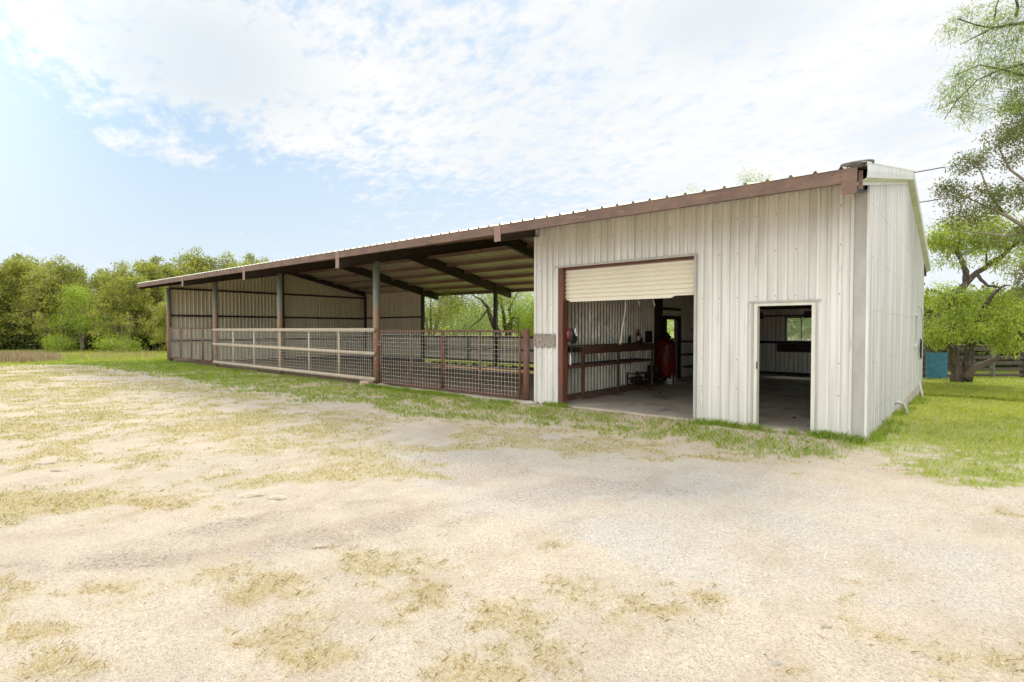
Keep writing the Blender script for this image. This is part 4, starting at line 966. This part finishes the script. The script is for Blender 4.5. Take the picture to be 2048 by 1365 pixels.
def px_tree(name, label, limbs, blobs, leaf, bark, seed, n_per, spread, ll, lw, group=None, **kw):
    """a surveyed tree: limb and crown positions are given as sight lines with distances"""
    rg = np.random.default_rng(seed); L0 = [px_limb(l) for l in limbs]; base = np.array(L0[0][0][:3])
    L1 = [[(q[0] - base[0], q[1] - base[1], q[2] - base[2], q[3]) for q in l] for l in L0]; B1 = []
    for (a, b, d, rx, rz, n) in blobs:
        p = at(a, b, d) - base; B1.append((p[0], p[1], p[2], rx * d / F, max(rx, rz) * d / F * .8, rz * d / F, n))
    gk = {k: kw.pop(k) for k in ('sag', 'r_tw', 'seglen') if k in kw}
    return make_tree(name, label, tuple(base), grow(L1, B1, rg, **gk), leaf, bark, rg, n_per, spread, ll, lw, group, **kw)
px_tree('mesquite_tree', 'mesquite with a leaning dark trunk seen left of the rear post behind the shed', [[(1000, 700, 33, .22), (996, 665, 33, .19), (984, 640, 33, .15), (975, 615, 33, .11), (962, 600, 33, .07), (945, 590, 33, .03)],
        [(988, 648, 33, .12), (992, 620, 33.3, .08), (998, 598, 33.6, .05), (1002, 570, 34, .03)], [(976, 618, 33, .07), (960, 640, 32.6, .04), (940, 655, 32.3, .02)]],
        [(950, 590, 33, 85, 28, 110), (1000, 575, 34, 60, 30, 70), (930, 620, 33, 50, 25, 45), (995, 640, 33.5, 16, 26, 14)], 'leaf_mesquite', 'bark_dark', 101, 38, .30, .16, .028, 'trees behind the shed', droop=.6)
px_tree('mesquite_tree', 'forked mesquite seen right of the rear post behind the shed', [[(1014, 700, 34, .20), (1012, 665, 34, .17), (1008, 640, 34, .12), (1004, 615, 34, .08), (1000, 590, 34, .04)],
        [(1016, 690, 34, .18), (1018, 660, 34, .15), (1024, 638, 34, .12), (1018, 620, 34, .08), (1030, 595, 34, .05), (1040, 575, 34, .02)], [(1012, 655, 34, .08), (1030, 630, 34, .05), (1050, 610, 34, .02)]],
        [(1030, 590, 34, 60, 25, 80), (1055, 620, 35, 30, 35, 40), (1000, 600, 35, 40, 20, 30), (1040, 600, 38, 60, 60, 40)], 'leaf_mesquite', 'bark_dark', 102, 38, .30, .16, .028, 'trees behind the shed', droop=.5)
pts = []
for i in range(30):
    px = 780 + i * 48; dep = 58 + (i * 7 % 5) * 3
    p = at(px, 690, dep); pts.append((p[0], p[1], (3.2 if 840 < px < 1080 else 5.2) + (i * 13 % 7) * .3, 3.0))
wood('far_wood', pts, 6, 60, mat='leaf_lush')
# a tall mesquite behind the workshop whose tips show over the roof
px_tree('mesquite_tree', 'tall mesquite behind the workshop, only leafy tips showing over the roof', [[(1560, 720, 26, .25), (1540, 600, 26, .2), (1520, 500, 26, .12), (1505, 420, 26, .06), (1498, 362, 26, .012)], [(1530, 540, 26, .12), (1470, 460, 26.5, .06), (1400, 410, 27, .02), (1385, 385, 27, .01)], [(1540, 600, 26, .12), (1600, 520, 26.3, .06), (1640, 480, 26.5, .02)]],
        [(1500, 470, 26, 110, 60, 90), (1510, 362, 26, 24, 7, 9), (1488, 357, 26, 7, 8, 3), (1384, 380, 27, 5, 3, 2), (1420, 480, 27, 70, 50, 50), (1600, 520, 26, 80, 60, 60), (1560, 620, 27, 150, 40, 60)], 'leaf_mesquite', 'bark_dark', 103, 34, .16, .14, .024, droop=-.3)
# ---- the forked tree on the right lawn
TD = 20.6
px_tree('mesquite_tree', 'forked mesquite with lichen speckled trunks standing on the right lawn before the fence',
    [[(1920, 768, TD, .30), (1915, 745, TD, .22), (1909, 715, TD, .175), (1906, 690, TD, .155), (1901, 660, TD, .145), (1905, 630, TD, .14), (1904, 600, TD, .13), (1922, 575, TD, .12), (1935, 562, TD, .11), (1956, 545, TD, .10), (1972, 533, TD, .09), (1995, 520, TD - .3, .09), (2018, 500, TD - .6, .06), (2040, 480, TD - 1, .03)],
     [(1932, 566, TD, .11), (1930, 545, TD, .10), (1926, 525, TD, .09), (1914, 505, TD + .3, .07), (1919, 480, TD + .5, .05), (1916, 450, TD + .6, .02)],
     [(1930, 762, TD, .24), (1938, 728, TD - .1, .165), (1943, 700, TD - .1, .145), (1947, 675, TD - .2, .13), (1952, 650, TD - .3, .11), (1965, 620, TD - .6, .10), (1985, 590, TD - 1, .06), (2010, 570, TD - 1.2, .03)],
     [(1952, 548, TD, .07), (1962, 560, TD - .2, .06), (1975, 572, TD - .4, .05), (2000, 575, TD - .6, .04), (2020, 570, TD - .8, .02)],
     [(1903, 610, TD, .08), (1885, 590, TD + .3, .05), (1868, 580, TD + .6, .02)], [(1972, 533, TD, .05), (1972, 505, TD, .03), (1985, 470, TD, .015)]],
    [(1885, 650, TD + .5, 42, 26, 34), (1920, 632, TD - .9, 22, 14, 16), (1890, 600, TD, 42, 22, 34), (1868, 672, TD, 18, 20, 16), (1905, 672, TD - 1, 14, 12, 8), (1985, 640, TD - .8, 50, 34, 60), (2012, 682, TD - .8, 30, 20, 24), (1955, 665, TD - 1.2, 22, 14, 14), (1950, 598, TD - .2, 46, 24, 32), (2030, 620, TD - 1, 30, 50, 34),
     (1920, 470, TD + .3, 62, 38, 75), (1975, 470, TD, 60, 45, 70), (1880, 480, TD + .5, 24, 22, 22), (2030, 500, TD - .6, 35, 50, 42), (1935, 520, TD, 60, 20, 14)],
    'leaf_mesquite', 'bark_dark', 111, 34, .12, .19, .036, droop=1.0)
a = [tuple(at(x, y, TD - .25)) for x, y in ((1930, 758), (1945, 738), (1965, 730), (1982, 722), (1996, 716), (2006, 717))]
dl = MB().tube(a, [.17, .13, .11, .10, .09, .07], 12); dl.tube([a[4], tuple(at(1994, 709, TD - .3))], [.03, .015], 6)
dlo = dl.build('broken_limb', 'deadwood', None, True); e_ = [o for o in COL.objects if o.get('label', '').startswith('forked mesquite with lichen')][0]
dlo.parent = e_; dlo.matrix_parent_inverse = __import__('mathutils').Matrix.Translation(-Vector(e_.location))
# shrubs and trees beyond the wooden fence
free_tree('live_oak', 'dark green oak beyond the wooden fence left of the forked tree', 1870, 690, 36, 4.6, 2.4, 'leaf_lush', 'bark_grey', 121, 50, .3, .13, .05, 'trees beyond the wooden fence', zlow=.1)
free_tree('live_oak', 'green oak beyond the wooden fence right behind the forked tree', 1960, 690, 38, 4.0, 3.0, 'leaf_lush', 'bark_grey', 122, 50, .3, .13, .05, 'trees beyond the wooden fence', zlow=.1)
free_tree('live_oak', 'green oak beyond the wooden fence at the right edge', 2050, 690, 34, 4.8, 3.0, 'leaf_juniper', 'bark_grey', 123, 50, .3, .13, .05, 'trees beyond the wooden fence', zlow=.1)
# ---- overhanging trees at the right edge
px_tree('feather_tree', 'tall mesquite reaching in from the upper right with drooping feathery twigs against the sky',
    [[(2330, 900, 12, .30), (2300, 600, 12, .26), (2260, 350, 12, .2), (2200, 200, 11.8, .15), (2130, 90, 11.5, .07), (2060, 45, 11.2, .035), (2020, 50, 11, .026), (1985, 56, 11, .02), (1950, 50, 11, .014), (1915, 38, 11, .010)],
     [(2220, 230, 12, .12), (2130, 150, 11.5, .05), (2060, 125, 11.2, .026), (2000, 140, 11, .018), (1955, 160, 10.8, .012), (1915, 200, 10.8, .010), (1888, 240, 10.8, .006)],
     [(2260, 320, 12, .12), (2140, 220, 11.6, .05), (2060, 155, 11.3, .03), (2010, 142, 11.2, .02), (1960, 130, 11.2, .012), (1912, 150, 11.2, .010)],
     [(2032, 33, 11.1, .03), (2036, 15, 11, .025), (2030, -10, 11, .02)], [(1990, 33, 11, .02), (1992, 15, 11, .015), (2000, -10, 11, .012)], [(1985, 56, 11, .02), (1960, 70, 11, .014), (1920, 90, 11, .006)]],
    [(1955, 40, 11, 60, 32, 62), (2010, 70, 11, 55, 30, 60), (2030, 120, 11.2, 50, 40, 62), (1960, 150, 11, 60, 42, 80), (1915, 190, 10.9, 30, 42, 42), (1985, 210, 11, 60, 30, 46), (2040, 30, 11, 40, 40, 34)],
    'leaf_feather', 'bark_dark', 131, 20, .09, .12, .011, droop=1.1, sag=.35, r_tw=.006, seglen=.4)
px_tree('cedar_elm', 'small leaved olive green tree at the right edge with pale branching twigs',
    [[(2400, 900, 13, .30), (2330, 640, 13, .22), (2220, 520, 12.5, .14), (2130, 490, 12.2, .10), (2060, 465, 12, .05), (2010, 430, 12, .034), (1975, 415, 12, .022), (1935, 395, 12, .013), (1900, 385, 12, .01)],
     [(2200, 505, 12.5, .10), (2120, 420, 12.2, .05), (2060, 370, 12, .035), (2020, 340, 12, .024), (2000, 300, 12, .015), (1990, 250, 12, .01)],
     [(2060, 465, 12, .035), (2010, 472, 12, .022), (1960, 466, 12, .014), (1900, 460, 12, .007)], [(2100, 420, 12.2, .05), (2060, 300, 12.3, .03), (2040, 220, 12.4, .015)],
     [(2010, 430, 12, .03), (1980, 390, 12, .02), (1960, 340, 12, .012), (1940, 310, 12, .006)]],
    [(2030, 240, 12.3, 30, 42, 50), (2045, 170, 12.4, 26, 50, 40), (2010, 300, 12, 45, 45, 55), (1935, 330, 12, 28, 20, 24), (1900, 385, 12, 22, 20, 22), (1950, 400, 12, 55, 28, 45), (2020, 400, 12, 40, 40, 40), (1930, 440, 12, 45, 16, 24), (2020, 470, 12.2, 50, 25, 34), (2050, 560, 12.4, 18, 40, 36)],
    'leaf_olive', 'bark_light', 132, 40, .07, .065, .024, sag=.1, r_tw=.006, seglen=.4)

# rusty frame behind the shed
sf = empty('goal_frame', 'rusty rectangular pipe frame standing behind the shed among the trees', 'frame', tuple(at(1035, 690, 30)))
q0, q1 = at(1024, 690, 30), at(1038, 690, 30); zt = at(1030, 636, 30)[2]
for q in (q0, q1): tubeo('upright', [(q[0], q[1], -.6), (q[0], q[1], zt)], .03, 'gate_rust', sf, 8)
tubeo('crossbar', [(q0[0], q0[1], zt), (q1[0], q1[1], zt)], .03, 'gate_rust', sf, 8)

# ------------------------------------------------------------------ grass, weeds and gravel
def scatter(n, r0, r1, a0, a1, rg, p=1.0):
    """points round the viewer's standing place, denser near"""
    r_ = (r0 ** p + rg.random(n) * (r1 ** p - r0 ** p)) ** (1 / p); a = rg.uniform(a0, a1, n)
    x = CAM[0] + r_ * np.sin(a); y = CAM[1] + r_ * np.cos(a); return x, y, r_
def blades(name, x, y, hgt, wid, mat, rg, lean=.5, kind='stuff', z=None):
    n = len(x); z = height(x, y) if z is None else z
    a = rg.uniform(0, 6.283, n); s = np.stack([np.cos(a), np.sin(a), np.zeros(n)], 1)
    b = rg.uniform(0, 6.283, n); ln = np.stack([np.cos(b), np.sin(b), np.zeros(n)], 1) * (hgt * lean * rg.uniform(.2, 1.3, n))[:, None]
    p = np.stack([x, y, z - .005], 1); hz = np.zeros((n, 3)); hz[:, 2] = hgt; w = s * (wid / 2)[:, None]
    v = np.stack([p - w, p + w, p + hz * .6 + ln * .35 + w * .7, p + hz + ln, p + hz * .6 + ln * .35 - w * .7], 1).reshape(-1, 3)
    k = np.arange(n)[:, None] * 5
    me_f = np.concatenate([k + np.array([0, 1, 2, 4])], 0); tri = np.concatenate([k + np.array([4, 2, 3, 3])], 0)
    o = np_mesh(name, v, np.concatenate([k + np.array([[0, 1, 2, 3, 4]])]).reshape(-1, 5), mat); return tag(o, kind=kind)
rg = np.random.default_rng(11)
A0, A1 = YAW - .86, YAW + .86
x, y, r_ = scatter(900000, 2.0, 55, A0, A1, rg, 1.15)
g, l, p, d = zones(x, y)
u = rg.random(len(x)); tall = fbm(x * .8 + 50, y * .8, 3)
k = u < g * 1.0
blades('grass', x[k], y[k], (.035 + .055 * tall[k] * rg.uniform(.5, 1.4, k.sum())) * (1 + r_[k] * .012), .004 + .0006 * r_[k], 'grass_green', rg, .8)
k = (u < p * .8) & ~k
blades('field_grass', x[k], y[k], (.014 + .022 * rg.random(k.sum())) * (1 + r_[k] * .02), .0022 + .0005 * r_[k], 'grass_field', rg, 1.2)
k = (u < l * .8)
blades('lawn_grass', x[k], y[k], (.025 + .05 * tall[k] * rg.uniform(.4, 1.3, k.sum())) * (1 + r_[k] * .012), .004 + .0006 * r_[k], 'grass_lawn', rg, .8)
# far left meadow
x, y, r_ = scatter(150000, 26, 60, A0, YAW + .05, rg, 1.5); k = (x < -31.5); x, y, r_ = x[k], y[k], r_[k]
k = rg.random(len(x)) < .25 + .75 * sstep(fbm(x * .15, y * .15, 3) + .25 * sstep(y, -2, 3) + .3 * sstep(-x, 36, 44), .45, .8)
blades('meadow_grass', x[k], y[k], .07 + .12 * rg.random(k.sum()), .03 + 0 * x[k], 'grass_lawn', rg, .8)
# dry straw turf in the foreground
x, y, r_ = scatter(1000000, 1.8, 14, A0, A1, rg, 1.3)
g, l, p, d = zones(x, y); k = rg.random(len(x)) < d * .6 + p * .12
blades('dry_grass', x[k], y[k], (.010 + .022 * rg.random(k.sum())), .0014 + .0003 * r_[k], 'grass_dry', rg, 1.6)
# tufts along the walls and fence
tx, ty = [], []
for i in range(620):
    if i < 230: X0 = rg.uniform(-6.4, -.1); Y0 = -.05 - abs(rg.normal()) * .10; 
    elif i < 380: X0 = rg.uniform(-12.4, -6.6); Y0 = -.36 - abs(rg.normal()) * .12
    elif i < 520: X0 = rg.uniform(-30, -12.5); Y0 = -.35 - abs(rg.normal()) * .2
    else: X0 = -.02 + abs(rg.normal()) * .1; Y0 = rg.uniform(0, 12)
    if (-5.6 < X0 < -2.8 or -1.6 < X0 < -.85) and i < 230 and rg.random() < .6: continue
    if fbm(np.array([X0 * .9]), np.array([Y0]), 2)[0] < .42: continue
    n = int(rg.integers(12, 40)); tx += list(X0 + rg.normal(size=n) * .05); ty += list(Y0 - abs(rg.normal(size=n)) * .05)
tx, ty = np.array(tx), np.array(ty); ok = ~((tx > -6.5) & (tx < -.08) & (ty > -.02)); tx, ty = tx[ok], ty[ok]
blades('wall_grass', tx, ty, .05 + .09 * rg.random(len(tx)), .008 + 0 * tx, 'grass_green', rg, .6)
# tall dry weeds at the foot of the left tree line
x, y, r_ = scatter(26000, 35.5, 40.5, ray(-300, 0)[0] * 0 + YAW - .87, YAW - math.atan((1024 - 330) / F), rg, 1.)
n_ = fbm(x * .4, y * .4, 3); px_ = 1024 + F * (((x - CAM[0]) * _r[0] + (y - CAM[1]) * _r[1]) / ((x - CAM[0]) * _fw[0] + (y - CAM[1]) * _fw[1]))
k = rg.random(len(x)) < sstep(n_, .3, .6) * np.clip(1.0 - px_ / 130, .02, 1)
blades('dry_weeds', x[k], y[k], .2 + .42 * rg.random(k.sum()), .025 + 0 * x[k], 'weed_brown', rg, .4)
x, y, r_ = scatter(60000, 20.3, 24, YAW + math.atan((1835 - 1024) / F), YAW + .87, rg, 1.)
blades('fence_grass', x, y, .08 + .22 * rg.random(len(x)) * fbm(x, y, 3), .018 + 0 * x, 'grass_lawn', rg, .6)
# gravel: small stones lying on the ground, one mesh
def stones(n, r0, r1, smin, smax, mat, name, wf_, rg):
    x, y, r_ = scatter(n, r0, r1, A0, A1, rg, 1.2); k = rg.random(n) < wf_(x, y) * (.35 + .65 * sstep(fbm(x * 1.3 + 4, y * 1.3, 3), .35, .6)); x, y, r_ = x[k], y[k], r_[k]; n = len(x)
    z = height(x, y); s = smin + (smax - smin) * rg.random(n) ** 3
    base = np.array([[1, 0, 0], [-.1, .9, .1], [-.9, .1, 0], [0, -.8, .05], [.15, .1, .75], [-.25, -.1, .6]])
    fcs = np.array([[0, 1, 4], [1, 5, 4], [1, 2, 5], [2, 3, 5], [3, 4, 5], [3, 0, 4]])
    a = rg.uniform(0, 6.28, n); ca, sa = np.cos(a), np.sin(a); B_ = base[None] * (1 + rg.uniform(-.3, .3, (n, 6, 3)))
    vx = B_[:, :, 0] * ca[:, None] - B_[:, :, 1] * sa[:, None]; vy = B_[:, :, 0] * sa[:, None] + B_[:, :, 1] * ca[:, None]
    v = np.stack([x[:, None] + vx * s[:, None], y[:, None] + vy * s[:, None] * .8, z[:, None] - .15 * s[:, None] + B_[:, :, 2] * s[:, None] * .7], -1).reshape(-1, 3)
    f = (fcs[None] + np.arange(n)[:, None, None] * 6).reshape(-1, 3)
    return tag(np_mesh(name, v, f, mat), kind='stuff')
def stonemat(name, a, b_, c):
    q, b, o = begin(name); rp = q.new('ShaderNodeNewGeometry').outputs['Random Per Island']
    q.l.new(q.mix(q.ramp(rp, .7, .95), q.mix(rp, a, b_), c), b.inputs['Base Color']); b.inputs['Roughness'].default_value = .95
stonemat('gravel_stone', (.42, .37, .31), (.60, .54, .46), (.27, .235, .195)); stonemat('grit_stone', (.15, .125, .10), (.30, .25, .2), (.22, .15, .1))
def gz_(x, y):
    e = pip(x + (fbm(x, y, 2) - .5) * 2, y + (fbm(x + 9, y, 2) - .5) * 2, GRAVEL); inb = (x < -.05) & (y > -.1)
    return np.where(inb, 0, .10 + .8 * e)
stones(300000, 1.9, 17, .0035, .017, 'gravel_stone', 'gravel', gz_, rg)
def gr_(x, y): return pip(x + (fbm(x, y, 3) - .5) * 1.2, y + (fbm(x + 9, y, 3) - .5) * 1.2, GRIT) * sstep(fbm(x * 1.7, y * 1.7, 3), .36, .62) + .02 * (y < -.5)
stones(70000, 1.9, 12, .003, .012, 'grit_stone', 'dark_grit', gr_, rg)
# droppings and clods along the back edge of the shed
for i in range(26):
    X0 = -24 + i * .68 + rg.uniform(-.2, .2); Y0 = 11.55 + rg.uniform(-.2, .25)
    rock('dirt_clod', (X0, Y0, zg(X0, Y0) + .02), (.16 + .14 * rg.random(), .12, .07 + .05 * rg.random()), 'board_brown', 'dark dirt clod in the row along the rear edge of the shed', 'clod', i, 'dirt clods along the rear edge of the shed')

bpy.context.view_layer.update()
if S.render.engine == 'CYCLES': pass
